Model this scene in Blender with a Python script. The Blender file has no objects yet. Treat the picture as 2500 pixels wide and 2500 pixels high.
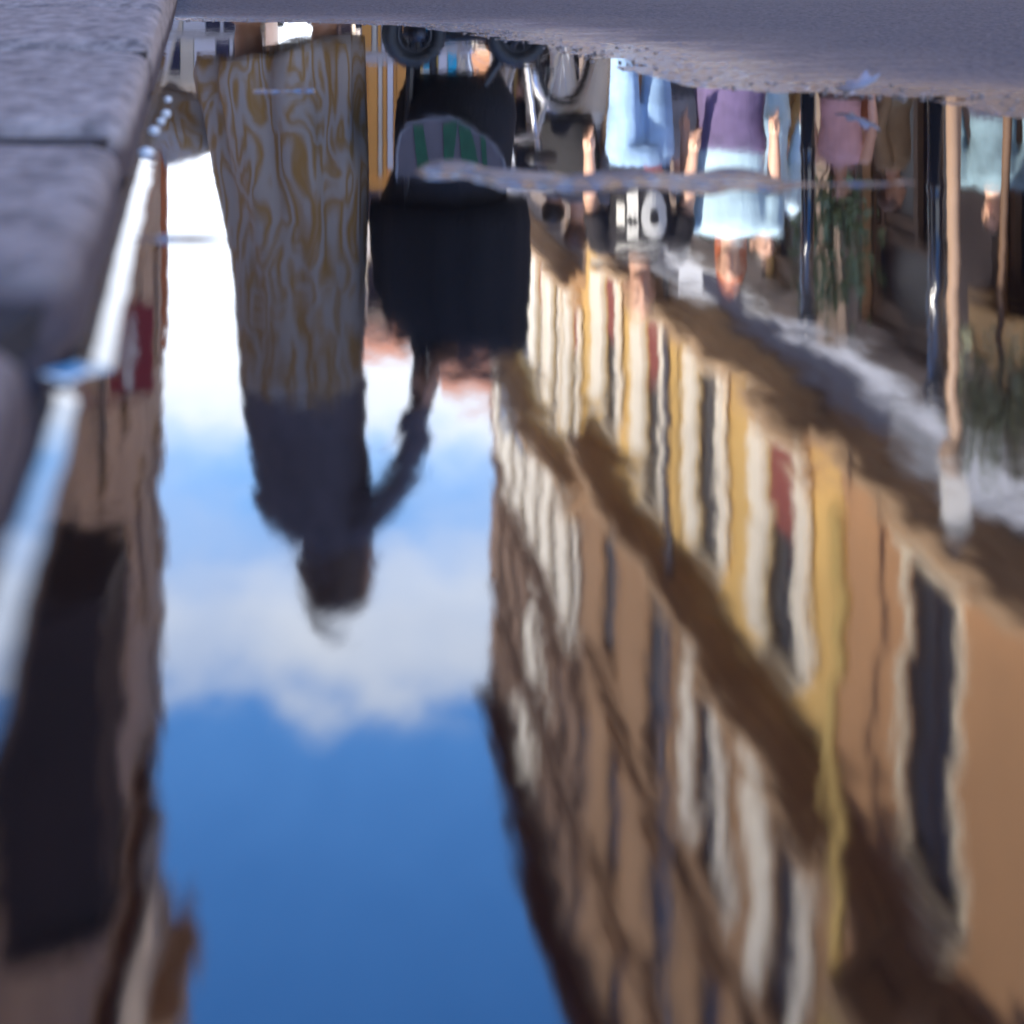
import bpy, bmesh, math, random
import numpy as np
from mathutils import Vector, Matrix, noise as mnoise
R = math.radians
random.seed(7)
SC = bpy.context.scene
COL = SC.collection

# ------------------------------------------------------------------ camera, light, exposure
F, CAMH, HOR = 4500.0, 0.084, -100.0         # focal length (px of a 2500 px frame), lens height above the water, horizon row
cam = bpy.data.cameras.new('camera')
cam.sensor_width = 36.0
cam.lens = F / 2500.0 * 36.0
cam.shift_y = -(1250.0 - HOR) / 2500.0
cam.clip_start, cam.clip_end = 0.01, 5000.0
cam.dof.use_dof = True
cam.dof.focus_distance = 3.6
cam.dof.aperture_fstop = cam.lens / 1000.0 / 0.0044
camo = bpy.data.objects.new('camera', cam)
camo.location = (0, 0, CAMH)
camo.rotation_euler = (R(90), 0, 0)
COL.objects.link(camo)
SC.camera = camo

TH = math.atan(550.0 / F)                    # the street runs slightly to the left of the view
U = Vector((-math.sin(TH), math.cos(TH), 0))
V = Vector((math.cos(TH), math.sin(TH), 0))
SUN_AZ, SUN_EL = R(58), R(58)                # sun comes from behind and left of the viewer
hd = U * math.cos(SUN_AZ) + V * math.sin(SUN_AZ)
sdir = Vector((hd.x * math.cos(SUN_EL), hd.y * math.cos(SUN_EL), -math.sin(SUN_EL)))

world = bpy.data.worlds.new('World')
SC.world = world
world.use_nodes = True
wn, wl = world.node_tree.nodes, world.node_tree.links
wn.clear()
def N(tree, typ, **kw):
    n = tree.nodes.new(typ)
    for k, v in kw.items():
        setattr(n, k, v)
    return n
wt = world.node_tree
out = N(wt, 'ShaderNodeOutputWorld')
bg = N(wt, 'ShaderNodeBackground')
bg.inputs['Strength'].default_value = 0.15
sky = N(wt, 'ShaderNodeTexSky', sky_type='NISHITA')
sky.sun_disc = False
sky.sun_elevation = SUN_EL
sky.sun_rotation = math.atan2(-sdir.x, -sdir.y)
sky.air_density, sky.dust_density, sky.ozone_density = 1.3, 0.4, 3.0
tc = N(wt, 'ShaderNodeTexCoord')
mp = N(wt, 'ShaderNodeMapping')
mp.inputs['Scale'].default_value = (1.0, 1.0, 2.0)
mp.inputs['Location'].default_value = (0.35, 0.1, 0.2)
nz = N(wt, 'ShaderNodeTexNoise')
nz.inputs['Scale'].default_value = 3.4
nz.inputs['Detail'].default_value = 4
nz.inputs['Roughness'].default_value = 0.55
sep = N(wt, 'ShaderNodeSeparateXYZ')
bank = N(wt, 'ShaderNodeFloatCurve')                     # cloud cover against elevation: low haze, a break, an upper bank, then clear sky
cv = bank.mapping.curves[0]
cv.points[0].location = (0.0, 0.95); cv.points[1].location = (1.0, 0.0)
for p_ in ((0.21, 0.92), (0.275, 0.64), (0.335, 0.86), (0.375, 0.62), (0.415, 0.3), (0.6, 0.1)): cv.points.new(*p_)
bank.mapping.update()
m0 = N(wt, 'ShaderNodeMath', operation='MULTIPLY_ADD'); m0.inputs[1].default_value = 0.85; m0.inputs[2].default_value = -0.925
m1 = N(wt, 'ShaderNodeMath', operation='ADD')
rmp = N(wt, 'ShaderNodeMapRange', interpolation_type='SMOOTHSTEP')
rmp.inputs['From Min'].default_value = 0.0
rmp.inputs['From Max'].default_value = 0.34
cmix = N(wt, 'ShaderNodeMix', data_type='RGBA')
cmix.inputs['B'].default_value = (5.3, 5.75, 6.6, 1)
hsv = N(wt, 'ShaderNodeHueSaturation')
hsv.inputs['Saturation'].default_value = 1.38
hsv.inputs['Hue'].default_value = 0.512
hsv.inputs['Value'].default_value = 1.3
wl.new(tc.outputs['Generated'], mp.inputs['Vector'])
wl.new(mp.outputs[0], nz.inputs['Vector'])
wl.new(tc.outputs['Generated'], sep.inputs[0])
wl.new(sep.outputs['Z'], bank.inputs['Value'])
wl.new(nz.outputs['Fac'], m0.inputs[0])
wl.new(m0.outputs[0], m1.inputs[0])
wl.new(bank.outputs[0], m1.inputs[1])
wl.new(m1.outputs[0], rmp.inputs['Value'])
wl.new(rmp.outputs[0], cmix.inputs['Factor'])
wl.new(sky.outputs[0], hsv.inputs['Color'])
wl.new(hsv.outputs[0], cmix.inputs['A'])
wl.new(cmix.outputs['Result'], bg.inputs['Color'])
wl.new(bg.outputs[0], out.inputs[0])

sl = bpy.data.lights.new('sun', 'SUN')
sl.energy, sl.angle, sl.color = 5.0, R(0.5), (1.0, 0.93, 0.82)
so = bpy.data.objects.new('sun', sl)
so.rotation_euler = sdir.to_track_quat('-Z', 'Y').to_euler()
so.location = (0, 0, 60)
COL.objects.link(so)

vs = SC.view_settings
vs.view_transform, vs.look, vs.gamma, vs.use_curve_mapping = 'Standard', 'None', 1.0, False
vs.exposure = 1.9
SC.cycles.max_bounces = 7
SC.cycles.use_denoising = True

# ------------------------------------------------------------------ materials
MATS = {}
def mat(name, col, rough=0.7, var=0.15, scale=6.0, bump=0.0, metal=0.0, spec=0.5, tint=None, coat=0.0, coord='Object'):
    if name in MATS:
        return MATS[name]
    m = bpy.data.materials.new(name)
    m.use_nodes = True
    t = m.node_tree
    b = t.nodes['Principled BSDF']
    b.inputs['Roughness'].default_value = rough
    b.inputs['Metallic'].default_value = metal
    b.inputs['Specular IOR Level'].default_value = spec
    b.inputs['Coat Weight'].default_value = coat
    c = N(t, 'ShaderNodeTexCoord')
    n = N(t, 'ShaderNodeTexNoise')
    n.inputs['Scale'].default_value = scale
    n.inputs['Detail'].default_value = 6
    t.links.new(c.outputs[coord], n.inputs['Vector'])
    r = N(t, 'ShaderNodeValToRGB')
    lo = [max(0, x * (1 - var)) for x in col]
    hi = [min(1, x * (1 + var)) for x in (tint or col)]
    r.color_ramp.elements[0].position, r.color_ramp.elements[1].position = 0.3, 0.7
    r.color_ramp.elements[0].color = (*lo, 1)
    r.color_ramp.elements[1].color = (*hi, 1)
    t.links.new(n.outputs['Fac'], r.inputs['Fac'])
    t.links.new(r.outputs['Color'], b.inputs['Base Color'])
    if bump:
        bp = N(t, 'ShaderNodeBump')
        bp.inputs['Strength'].default_value = bump
        bp.inputs['Distance'].default_value = 0.02
        n2 = N(t, 'ShaderNodeTexNoise')
        n2.inputs['Scale'].default_value = scale * 6
        n2.inputs['Detail'].default_value = 4
        t.links.new(c.outputs[coord], n2.inputs['Vector'])
        t.links.new(n2.outputs['Fac'], bp.inputs['Height'])
        t.links.new(bp.outputs['Normal'], b.inputs['Normal'])
    MATS[name] = m
    return m

M_OCHRE = mat('mustard stucco', (0.72, 0.48, 0.17), 0.9, 0.14, 0.6, 0.15)
M_ORANGE = mat('ochre brown stucco', (0.48, 0.27, 0.135), 0.9, 0.12, 0.5, 0.15)
M_TAN = mat('tan stucco', (0.54, 0.44, 0.35), 0.9, 0.12, 0.5, 0.15)
M_RUST = mat('rust stucco', (0.42, 0.2, 0.1), 0.9, 0.15, 0.5, 0.15)
M_CREAM = mat('cream stone trim', (0.74, 0.66, 0.52), 0.8, 0.1, 2.0, 0.1)
M_STONE = mat('brown stone course', (0.48, 0.32, 0.19), 0.85, 0.15, 1.5, 0.15)
M_DARKSTONE = mat('brown grey ground floor stone', (0.2, 0.15, 0.125), .8, .2, 1.2, .2)
M_SHUT = mat('white shutter paint', (0.88, 0.82, 0.70), 0.55, 0.06, 3.0)
M_SHUTG = mat('grey shutter paint', (0.5, 0.47, 0.43), 0.6, 0.08, 3.0)
M_GLASS = mat('dark window glass', (0.012, 0.010, 0.018), 0.3, 0.2, 1.0, spec=.15)
M_REDCUR = mat('red curtain', (0.26, 0.07, 0.06), 0.9, 0.2, 5.0)
M_IRON = mat('black iron', (0.018, 0.018, 0.024), 0.45, 0.2, 8.0)
M_GLOSS = mat('glossy black paint', (0.012, 0.013, 0.018), 0.14, 0.2, 8.0, coat=0.6)
M_WOOD = mat('dark shop timber', (0.13, 0.075, 0.045), 0.6, 0.3, 2.0)
M_GOLDWOOD = mat('golden timber', (0.8, 0.5, 0.2), 0.6, 0.15, 2.0)
M_NAVY = mat('dark navy paint', (0.035, 0.02, 0.022), 0.6, 0.3, 2.0)
M_YELLOW = mat('yellow painted quoin', (0.9, 0.66, 0.24), 0.7, 0.06, 1.0)
M_TILE = mat('terracotta tile', (0.34, 0.14, 0.07), 0.85, 0.25, 4.0, 0.2)
M_PALE = mat('pale plaster', (0.62, 0.59, 0.55), 0.9, 0.08, 0.5)
M_RED = mat('red enamel', (0.30, 0.012, 0.03), 0.5, 0.1, 3.0)
M_WHITE = mat('white enamel', (0.75, 0.73, 0.72), 0.5, 0.05, 3.0)
M_LAMPPOLE = mat('pale bronze pole', (0.38, 0.25, 0.17), 0.5, 0.1, 5.0)
M_COPPER = mat('drainpipe zinc', (0.1, 0.1, 0.13), 0.4, 0.2, 5.0, metal=0.4)

# ------------------------------------------------------------------ mesh helpers
class MB:
    def __init__(s):
        s.v, s.f = [], []
    def box(s, x0, x1, y0, y1, z0, z1):
        b = len(s.v)
        s.v += [(x0,y0,z0),(x1,y0,z0),(x1,y1,z0),(x0,y1,z0),(x0,y0,z1),(x1,y0,z1),(x1,y1,z1),(x0,y1,z1)]
        s.f += [(b,b+3,b+2,b+1),(b+4,b+5,b+6,b+7),(b,b+1,b+5,b+4),(b+1,b+2,b+6,b+5),(b+2,b+3,b+7,b+6),(b+3,b,b+4,b+7)]
        return s
    def poly(s, pts):
        b = len(s.v)
        s.v += [tuple(p) for p in pts]
        s.f.append(tuple(range(b, b + len(pts))))
        return s
    def prism(s, pts, axis, a, b_):
        """extrude a 2d outline along an axis (0,1,2)"""
        n = len(pts)
        b = len(s.v)
        for w in (a, b_):
            for p in pts:
                q = list(p)
                q.insert(axis, w)
                s.v.append(tuple(q))
        s.f.append(tuple(range(b + n - 1, b - 1, -1)))
        s.f.append(tuple(range(b + n, b + 2 * n)))
        for i in range(n):
            j = (i + 1) % n
            s.f.append((b + i, b + j, b + n + j, b + n + i))
        return s
    def rings(s, rings, cap=True, closed=False):
        b = len(s.v)
        n = len(rings[0])
        for r in rings:
            s.v += [tuple(p) for p in r]
        m = len(rings)
        for i in range(m if closed else m - 1):
            i2 = (i + 1) % m
            for j in range(n):
                k = (j + 1) % n
                s.f.append((b + i*n + j, b + i*n + k, b + i2*n + k, b + i2*n + j))
        if cap and not closed:
            s.f.append(tuple(b + j for j in range(n - 1, -1, -1)))
            s.f.append(tuple(b + (m-1)*n + j for j in range(n)))
        return s
    def tube(s, pts, rad, n=10, flat=None, rnd=True):
        pts = [Vector(p) for p in pts]
        if not isinstance(rad, (list, tuple)):
            rad = [rad] * len(pts)
        rings = []
        t0 = (pts[1] - pts[0]).normalized()
        ref = Vector((1, 0, 0)) if abs(t0.x) < 0.8 else Vector((0, 1, 0))
        a = (ref - t0 * ref.dot(t0)).normalized()
        for i, p in enumerate(pts):
            if i == 0: t = pts[1] - pts[0]
            elif i == len(pts) - 1: t = pts[-1] - pts[-2]
            else: t = (pts[i+1] - pts[i]).normalized() + (pts[i] - pts[i-1]).normalized()
            t.normalize()
            a = (a - t * a.dot(t)).normalized()
            c = t.cross(a)
            fl = flat or 1.0
            def ring(o, k):
                return [o + a * math.cos(2*math.pi*j/n) * rad[i] * k + c * math.sin(2*math.pi*j/n) * rad[i] * fl * k for j in range(n)]
            if i == 0 and rnd: rings.append(ring(p - t * rad[i] * 0.6, 0.55))
            rings.append(ring(p, 1.0))
            if i == len(pts) - 1 and rnd: rings.append(ring(p + t * rad[i] * 0.6, 0.55))
        return s.rings(rings)
    def stack(s, rows, n=20, fold=None):
        """rows of (z, cx, cy, rx, ry): horizontal elliptical loft"""
        rings = []
        for (z, cx, cy, rx, ry) in rows:
            ring = []
            for j in range(n):
                a = 2 * math.pi * j / n
                k = 1.0 if fold is None else fold(a, z)
                ring.append((cx + math.cos(a) * rx * k, cy + math.sin(a) * ry * k, z))
            rings.append(ring)
        return s.rings(rings)
    def ball(s, c, rx, ry, rz, n=14, m=9):
        rings = []
        for i in range(1, m):
            th = math.pi * i / m
            rings.append([(c[0] + rx*math.sin(th)*math.cos(2*math.pi*j/n), c[1] + ry*math.sin(th)*math.sin(2*math.pi*j/n), c[2] - rz*math.cos(th)) for j in range(n)])
        return s.rings(rings)
    def mesh(s, name, smooth=False):
        me = bpy.data.meshes.new(name)
        me.from_pydata(s.v, [], s.f)
        me.update()
        if smooth:
            me.polygons.foreach_set('use_smooth', [True] * len(me.polygons))
        return me

def link(name, me, m=None, parent=None, loc=None):
    o = bpy.data.objects.new(name, me)
    COL.objects.link(o)
    if m is not None and me is not None and len(me.materials) == 0:
        me.materials.append(m)
    if parent is not None:
        o.parent = parent
    if loc is not None:
        o.location = loc
    return o
def part(name, mb, m, parent, smooth=False, loc=None, label=None):
    me = mb if isinstance(mb, bpy.types.Mesh) else mb.mesh(name, smooth)
    o = link(name, me, m, parent, loc)
    if label: o['label'] = label
    return o
def tag(o, label, cat, group=None):
    o['label'], o['category'] = label, cat
    if group: o['group'] = group
    return o
def thing(name, label, cat, loc=(0,0,0), rz=0.0, group=None):
    o = bpy.data.objects.new(name, None)
    o.empty_display_size = 0.1
    COL.objects.link(o)
    o.location = loc
    o.rotation_euler = (0, 0, rz)
    return tag(o, label, cat, group)
def structure(name, me, m=None):
    o = link(name, me, m)
    o['kind'] = 'structure'
    return o
def P(x, D):                                  # lateral position of photo column x at distance D
    return (x - 1250.0) * D / F
def Z(y, D):                                  # height seen mirrored at photo row y at distance D
    return (y - HOR) * D / F - CAMH

# ------------------------------------------------------------------ asphalt with the puddle basin
def axis(fine0, fine1, step, far0, far1, g=1.25):
    a = list(np.arange(fine0, fine1, step))
    w, s = fine1, step
    while w < far1:
        a.append(w); s *= g; w += s
    a.append(far1)
    w, s, pre = fine0, step, []
    while True:
        s *= g; w -= s
        if w < far0: break
        pre.append(w)
    pre.append(far0)
    return np.array(pre[::-1] + a)
GX = axis(-0.55, 0.62, 0.0042, -600, 600)
GY = axis(0.10, 3.0, 0.0058, -300, 1500)
XX, YY = np.meshgrid(GX, GY)
BASIN = np.array([(-0.85,2.66),(-0.60,2.57),(-0.454,2.50),(-0.30,2.44),(-0.131,2.33),(-0.05,2.05),(0.02,1.78),(0.055,1.6),(0.081,1.43),(0.122,1.22),
                  (0.185,1.12),(0.252,1.085),(0.272,0.98),(0.33,0.9),(0.44,0.8),(0.6,0.55),(0.66,0.2),(0.6,-0.2),(0.35,-0.7),(-0.2,-1.0),(-0.85,-1.0)])
def sdist(px, py, poly):
    d = np.full(px.shape, 1e9)
    inside = np.zeros(px.shape, bool)
    n = len(poly)
    for i in range(n):
        ax, ay = poly[i]; bx, by = poly[(i+1) % n]
        ex, ey = bx - ax, by - ay
        h = np.clip(((px-ax)*ex + (py-ay)*ey) / (ex*ex + ey*ey), 0, 1)
        d = np.minimum(d, np.hypot(px-ax-ex*h, py-ay-ey*h))
        c = ((ay > py) != (by > py)) & (px < ex * (py - ay) / (ey if abs(ey) > 1e-12 else 1e-12) + ax)
        inside ^= c
    return np.where(inside, -d, d)
SD = sdist(XX, YY, BASIN)
rng = np.random.default_rng(3)
def vnoise(x, y, sc, seed):
    r = np.random.default_rng(seed).random((256, 256))
    x, y = x * sc, y * sc
    xi, yi = np.floor(x).astype(int), np.floor(y).astype(int)
    fx, fy = x - xi, y - yi
    fx, fy = fx*fx*(3-2*fx), fy*fy*(3-2*fy)
    g = lambda a, b: r[a % 256, b % 256]
    return (g(xi,yi)*(1-fx)+g(xi+1,yi)*fx)*(1-fy) + (g(xi,yi+1)*(1-fx)+g(xi+1,yi+1)*fx)*fy - 0.5
near = np.exp(-(np.maximum(np.hypot(XX, YY) - 4, 0) / 4) ** 2)
NZ = vnoise(XX, YY, 9, 1)*0.0016 + vnoise(XX, YY, 26, 2)*0.0010 + vnoise(XX, YY, 80, 4)*0.0007 + vnoise(XX, YY, 170, 5)*0.0006
ZZ = np.where(SD < 0, -0.016 * (1 - np.exp(SD / 0.13)), 0.018 * (1 - np.exp(-SD / 0.85)))
ZZ = ZZ + NZ * near
ZZ = np.maximum(ZZ, -0.03)
def ridge(x0, x1, y, thick, top, seed, dx=0.0):
    """a bump of asphalt that just breaks the water, at photo row y between columns x0 and x1"""
    global ZZ
    Yc = F * CAMH / (y - HOR)
    a, b = P(x0, Yc), P(x1, Yc)
    yc = Yc + dx * (XX - a) + vnoise(XX, YY*0, 45, seed) * thick * 0.8
    e = np.clip(np.minimum(XX - a, b - XX) / (0.14 * (b - a)), 0, 1)
    e = e * e * (3 - 2 * e)
    w = thick * (0.55 + 0.9 * (vnoise(XX, YY*0 + 3, 30, seed + 9) + 0.5))
    bmp = np.exp(-((YY - yc) / w) ** 2) * e
    tgt = top * (0.9 + 0.9*vnoise(XX, YY, 70, seed+1)) + vnoise(XX, YY, 150, seed+2) * 0.0012
    ZZ = ZZ * (1 - bmp) + tgt * bmp
ridge(900, 2000, 430, 0.055, 0.0036, 20, -0.05)
ridge(1500, 2350, 452, 0.012, 0.0012, 27, 0.05)
ridge(275, 610, 583, 0.009, 0.0014, 31)
ridge(590, 800, 224, 0.016, 0.0014, 41)
# gutter against the kerb stays under water
ny, nx = XX.shape
me = bpy.data.meshes.new('asphalt_road')
verts = np.stack([XX, YY, ZZ], -1).reshape(-1, 3)
idx = (np.arange(ny-1)[:, None] * nx + np.arange(nx-1)[None, :]).reshape(-1)
quads = np.stack([idx, idx+1, idx+nx+1, idx+nx], -1)
me.vertices.add(len(verts)); me.vertices.foreach_set('co', verts.ravel())
me.loops.add(quads.size); me.loops.foreach_set('vertex_index', quads.ravel())
me.polygons.add(len(quads)); me.polygons.foreach_set('loop_start', np.arange(0, quads.size, 4)); me.polygons.foreach_set('loop_total', np.full(len(quads), 4))
me.update(); me.validate()
me.polygons.foreach_set('use_smooth', [True] * len(me.polygons))

def asphalt_mat():
    m = bpy.data.materials.new('asphalt'); m.use_nodes = True
    t = m.node_tree; b = t.nodes['Principled BSDF']
    g = N(t, 'ShaderNodeNewGeometry'); s = N(t, 'ShaderNodeSeparateXYZ')
    t.links.new(g.outputs['Position'], s.inputs[0])
    n1 = N(t, 'ShaderNodeTexNoise'); n1.inputs['Scale'].default_value = 150; n1.inputs['Detail'].default_value = 5; n1.inputs['Roughness'].default_value = 0.7
    n2 = N(t, 'ShaderNodeTexNoise'); n2.inputs['Scale'].default_value = 7; n2.inputs['Detail'].default_value = 5
    vo = N(t, 'ShaderNodeTexVoronoi'); vo.inputs['Scale'].default_value = 130
    for q in (n1, n2, vo): t.links.new(g.outputs['Position'], q.inputs['Vector'])
    r1 = N(t, 'ShaderNodeValToRGB')
    r1.color_ramp.elements[0].position, r1.color_ramp.elements[1].position = 0.36, 0.66
    r1.color_ramp.elements[0].color = (0.042, 0.033, 0.029, 1); r1.color_ramp.elements[1].color = (0.15, 0.118, 0.10, 1)
    t.links.new(n1.outputs['Fac'], r1.inputs['Fac'])
    # pale silt left by the shrinking puddle just above the waterline
    silt = N(t, 'ShaderNodeMapRange'); silt.inputs['From Min'].default_value = 0.0065; silt.inputs['From Max'].default_value = 0.0005
    t.links.new(s.outputs['Z'], silt.inputs['Value'])
    sm = N(t, 'ShaderNodeMath', operation='MULTIPLY', use_clamp=True); t.links.new(silt.outputs[0], sm.inputs[0]); t.links.new(n2.outputs['Fac'], sm.inputs[1])
    mx = N(t, 'ShaderNodeMix', data_type='RGBA'); mx.inputs['B'].default_value = (0.22, 0.15, 0.105, 1)
    t.links.new(sm.outputs[0], mx.inputs['Factor']); t.links.new(r1.outputs['Color'], mx.inputs['A'])
    t.links.new(mx.outputs['Result'], b.inputs['Base Color'])
    silt.inputs['To Max'].default_value = 1.7
    wet = N(t, 'ShaderNodeMapRange'); wet.inputs['From Min'].default_value = 0.0012; wet.inputs['From Max'].default_value = 0.004
    wet.inputs['To Min'].default_value = 0.22; wet.inputs['To Max'].default_value = 0.8
    t.links.new(s.outputs['Z'], wet.inputs['Value']); t.links.new(wet.outputs[0], b.inputs['Roughness'])
    bp = N(t, 'ShaderNodeBump'); bp.inputs['Strength'].default_value = 0.65; bp.inputs['Distance'].default_value = 0.005
    t.links.new(vo.outputs['Distance'], bp.inputs['Height']); t.links.new(bp.outputs['Normal'], b.inputs['Normal'])
    return m
structure('asphalt_road', me, asphalt_mat())

# ------------------------------------------------------------------ water
def kerb_x(Y):
    x = -0.1743 * Y - 0.02327
    if Y < 0.372: x -= 0.0042
    if 0.352 < Y < 0.372: x -= 0.003 * (1 - abs(Y - 0.362) / 0.010)     # the joint lets the water in
    return x
def kerb_k(Y):
    return min(0.06, max(0.0165, 0.018 + 0.0255 * (Y - 0.5)))
rowsY = list(np.arange(-1.0, 0.1, 0.05)) + list(np.arange(0.1, 0.9, 0.006)) + list(np.arange(0.9, 2.9, 0.02))
offs = [0, .0004, .0008, .0012, .0017, .0022, .0028, .0034, .0041, .0049, .0058, .0068, .008, .0095, .0115, .014, .018, .024, .04, .09, .2, .4, .8, 1.3]
wm = MB()
for Y in rowsY:
    xc = kerb_x(Y) - 0.0006
    wob = mnoise.noise(Vector((Y * 31, 0, 4))) * 0.5 + mnoise.noise(Vector((Y * 90, 2, 4))) * 0.25
    z0 = 0.0015 * (1 + 0.2 * wob); l = 0.0092 * (1 + 0.2 * wob)
    for o in offs:
        wm.v.append((xc + o, Y, z0 * max(0.0, 1 - o / l) ** 2))
nc = len(offs)
for i in range(len(rowsY) - 1):
    for j in range(nc - 1):
        wm.f.append((i*nc + j, i*nc + j + 1, (i+1)*nc + j + 1, (i+1)*nc + j))
WATER_ROUGH, RIPPLE = 0.026, 0.036
def water_mat():
    m = bpy.data.materials.new('puddle water'); m.use_nodes = True
    t = m.node_tree; t.nodes.clear()
    o = N(t, 'ShaderNodeOutputMaterial')
    g = N(t, 'ShaderNodeNewGeometry')
    acc = g.outputs['Normal']
    sp = N(t, 'ShaderNodeSeparateXYZ'); t.links.new(g.outputs['Position'], sp.inputs[0])
    calm = N(t, 'ShaderNodeMapRange')                      # the shallow far end lies calmer than the deep water by the kerb
    for k_, v_ in (('From Min', 0.16), ('From Max', 0.62), ('To Min', 1.0), ('To Max', 0.15)): calm.inputs[k_].default_value = v_
    t.links.new(sp.outputs['Y'], calm.inputs['Value'])
    for sc, amp, yst in ((28.0, RIPPLE * 0.5, 1.0), (75.0, RIPPLE * 0.5, 0.8), (330.0, RIPPLE * 0.7, 0.45), (800.0, RIPPLE * 0.55, 0.3)):
        mpn = N(t, 'ShaderNodeMapping'); mpn.inputs['Scale'].default_value = (1.0, yst, 1.0)
        t.links.new(g.outputs['Position'], mpn.inputs['Vector'])
        n = N(t, 'ShaderNodeTexNoise'); n.inputs['Scale'].default_value = sc; n.inputs['Detail'].default_value = 1.5
        t.links.new(mpn.outputs[0], n.inputs['Vector'])
        sub = N(t, 'ShaderNodeVectorMath', operation='SUBTRACT'); sub.inputs[1].default_value = (0.5, 0.5, 0.5)
        t.links.new(n.outputs['Color'], sub.inputs[0])
        sc_ = N(t, 'ShaderNodeVectorMath', operation='SCALE'); t.links.new(sub.outputs[0], sc_.inputs[0]); t.links.new(calm.outputs[0], sc_.inputs['Scale'])
        mul = N(t, 'ShaderNodeVectorMath', operation='MULTIPLY_ADD'); mul.inputs[1].default_value = (amp, amp, 0)
        t.links.new(sc_.outputs[0], mul.inputs[0]); t.links.new(acc, mul.inputs[2])
        acc = mul.outputs[0]
    nm = N(t, 'ShaderNodeVectorMath', operation='NORMALIZE'); t.links.new(acc, nm.inputs[0])
    gl = N(t, 'ShaderNodeBsdfGlossy'); gl.inputs['Roughness'].default_value = WATER_ROUGH
    gl.inputs['Color'].default_value = (1, 1, 1, 1)
    df = N(t, 'ShaderNodeBsdfDiffuse'); df.inputs['Color'].default_value = (0.007, 0.005, 0.0045, 1)
    fr = N(t, 'ShaderNodeFresnel'); fr.inputs['IOR'].default_value = 1.75
    mx = N(t, 'ShaderNodeMixShader')
    t.links.new(nm.outputs[0], gl.inputs['Normal']); t.links.new(nm.outputs[0], fr.inputs['Normal'])
    t.links.new(fr.outputs[0], mx.inputs[0]); t.links.new(df.outputs[0], mx.inputs[1]); t.links.new(gl.outputs[0], mx.inputs[2])
    t.links.new(mx.outputs[0], o.inputs[0])
    return m
M_WATER = water_mat()
structure('puddle_water', wm.mesh('puddle_water', True), M_WATER)

# ------------------------------------------------------------------ kerb and pavement
def stone_mat():
    m = bpy.data.materials.new('kerb granite'); m.use_nodes = True
    t = m.node_tree; b = t.nodes['Principled BSDF']
    g = N(t, 'ShaderNodeNewGeometry'); s = N(t, 'ShaderNodeSeparateXYZ'); t.links.new(g.outputs['Position'], s.inputs[0])
    mp = N(t, 'ShaderNodeMapping'); mp.inputs['Scale'].default_value = (1.0, 0.8, 1.0); t.links.new(g.outputs['Position'], mp.inputs['Vector'])
    n1 = N(t, 'ShaderNodeTexNoise'); n1.inputs['Scale'].default_value = 70; n1.inputs['Detail'].default_value = 8; n1.inputs['Roughness'].default_value = 0.7
    t.links.new(mp.outputs[0], n1.inputs['Vector'])
    r = N(t, 'ShaderNodeValToRGB')
    r.color_ramp.elements[0].position, r.color_ramp.elements[1].position = 0.36, 0.64
    r.color_ramp.elements[0].color = (0.115, 0.085, 0.068, 1); r.color_ramp.elements[1].color = (0.46, 0.35, 0.27, 1)
    t.links.new(n1.outputs['Fac'], r.inputs['Fac'])
    # damp, dirty foot of the stone where the puddle soaks in
    ad = N(t, 'ShaderNodeMath', operation='MULTIPLY_ADD'); ad.inputs[1].default_value = -0.006
    t.links.new(n1.outputs['Fac'], ad.inputs[0]); t.links.new(s.outputs['Z'], ad.inputs[2])
    wet = N(t, 'ShaderNodeMapRange'); wet.inputs['From Min'].default_value = 0.016; wet.inputs['From Max'].default_value = 0.007
    nrm = N(t, 'ShaderNodeSeparateXYZ'); t.links.new(g.outputs['True Normal'], nrm.inputs[0])
    t.links.new(ad.outputs[0], wet.inputs['Value'])
    mx = N(t, 'ShaderNodeMix', data_type='RGBA'); mx.inputs['B'].default_value = (0.055, 0.032, 0.026, 1)
    t.links.new(wet.outputs[0], mx.inputs['Factor']); t.links.new(r.outputs['Color'], mx.inputs['A'])
    t.links.new(mx.outputs['Result'], b.inputs['Base Color'])
    b.inputs['Roughness'].default_value = 0.75
    bp = N(t, 'ShaderNodeBump'); bp.inputs['Strength'].default_value = 0.5; bp.inputs['Distance'].default_value = 0.003
    t.links.new(n1.outputs['Fac'], bp.inputs['Height']); t.links.new(bp.outputs['Normal'], b.inputs['Normal'])
    return m
M_KERB = stone_mat()
kerb = thing('kerb', 'pale grey stone kerb', 'kerb')
del kerb['label'], kerb['category']
kerb['kind'] = 'structure'
M_SOIL = mat('joint soil', (0.02, 0.014, 0.012), .95, .3, 60)
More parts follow.
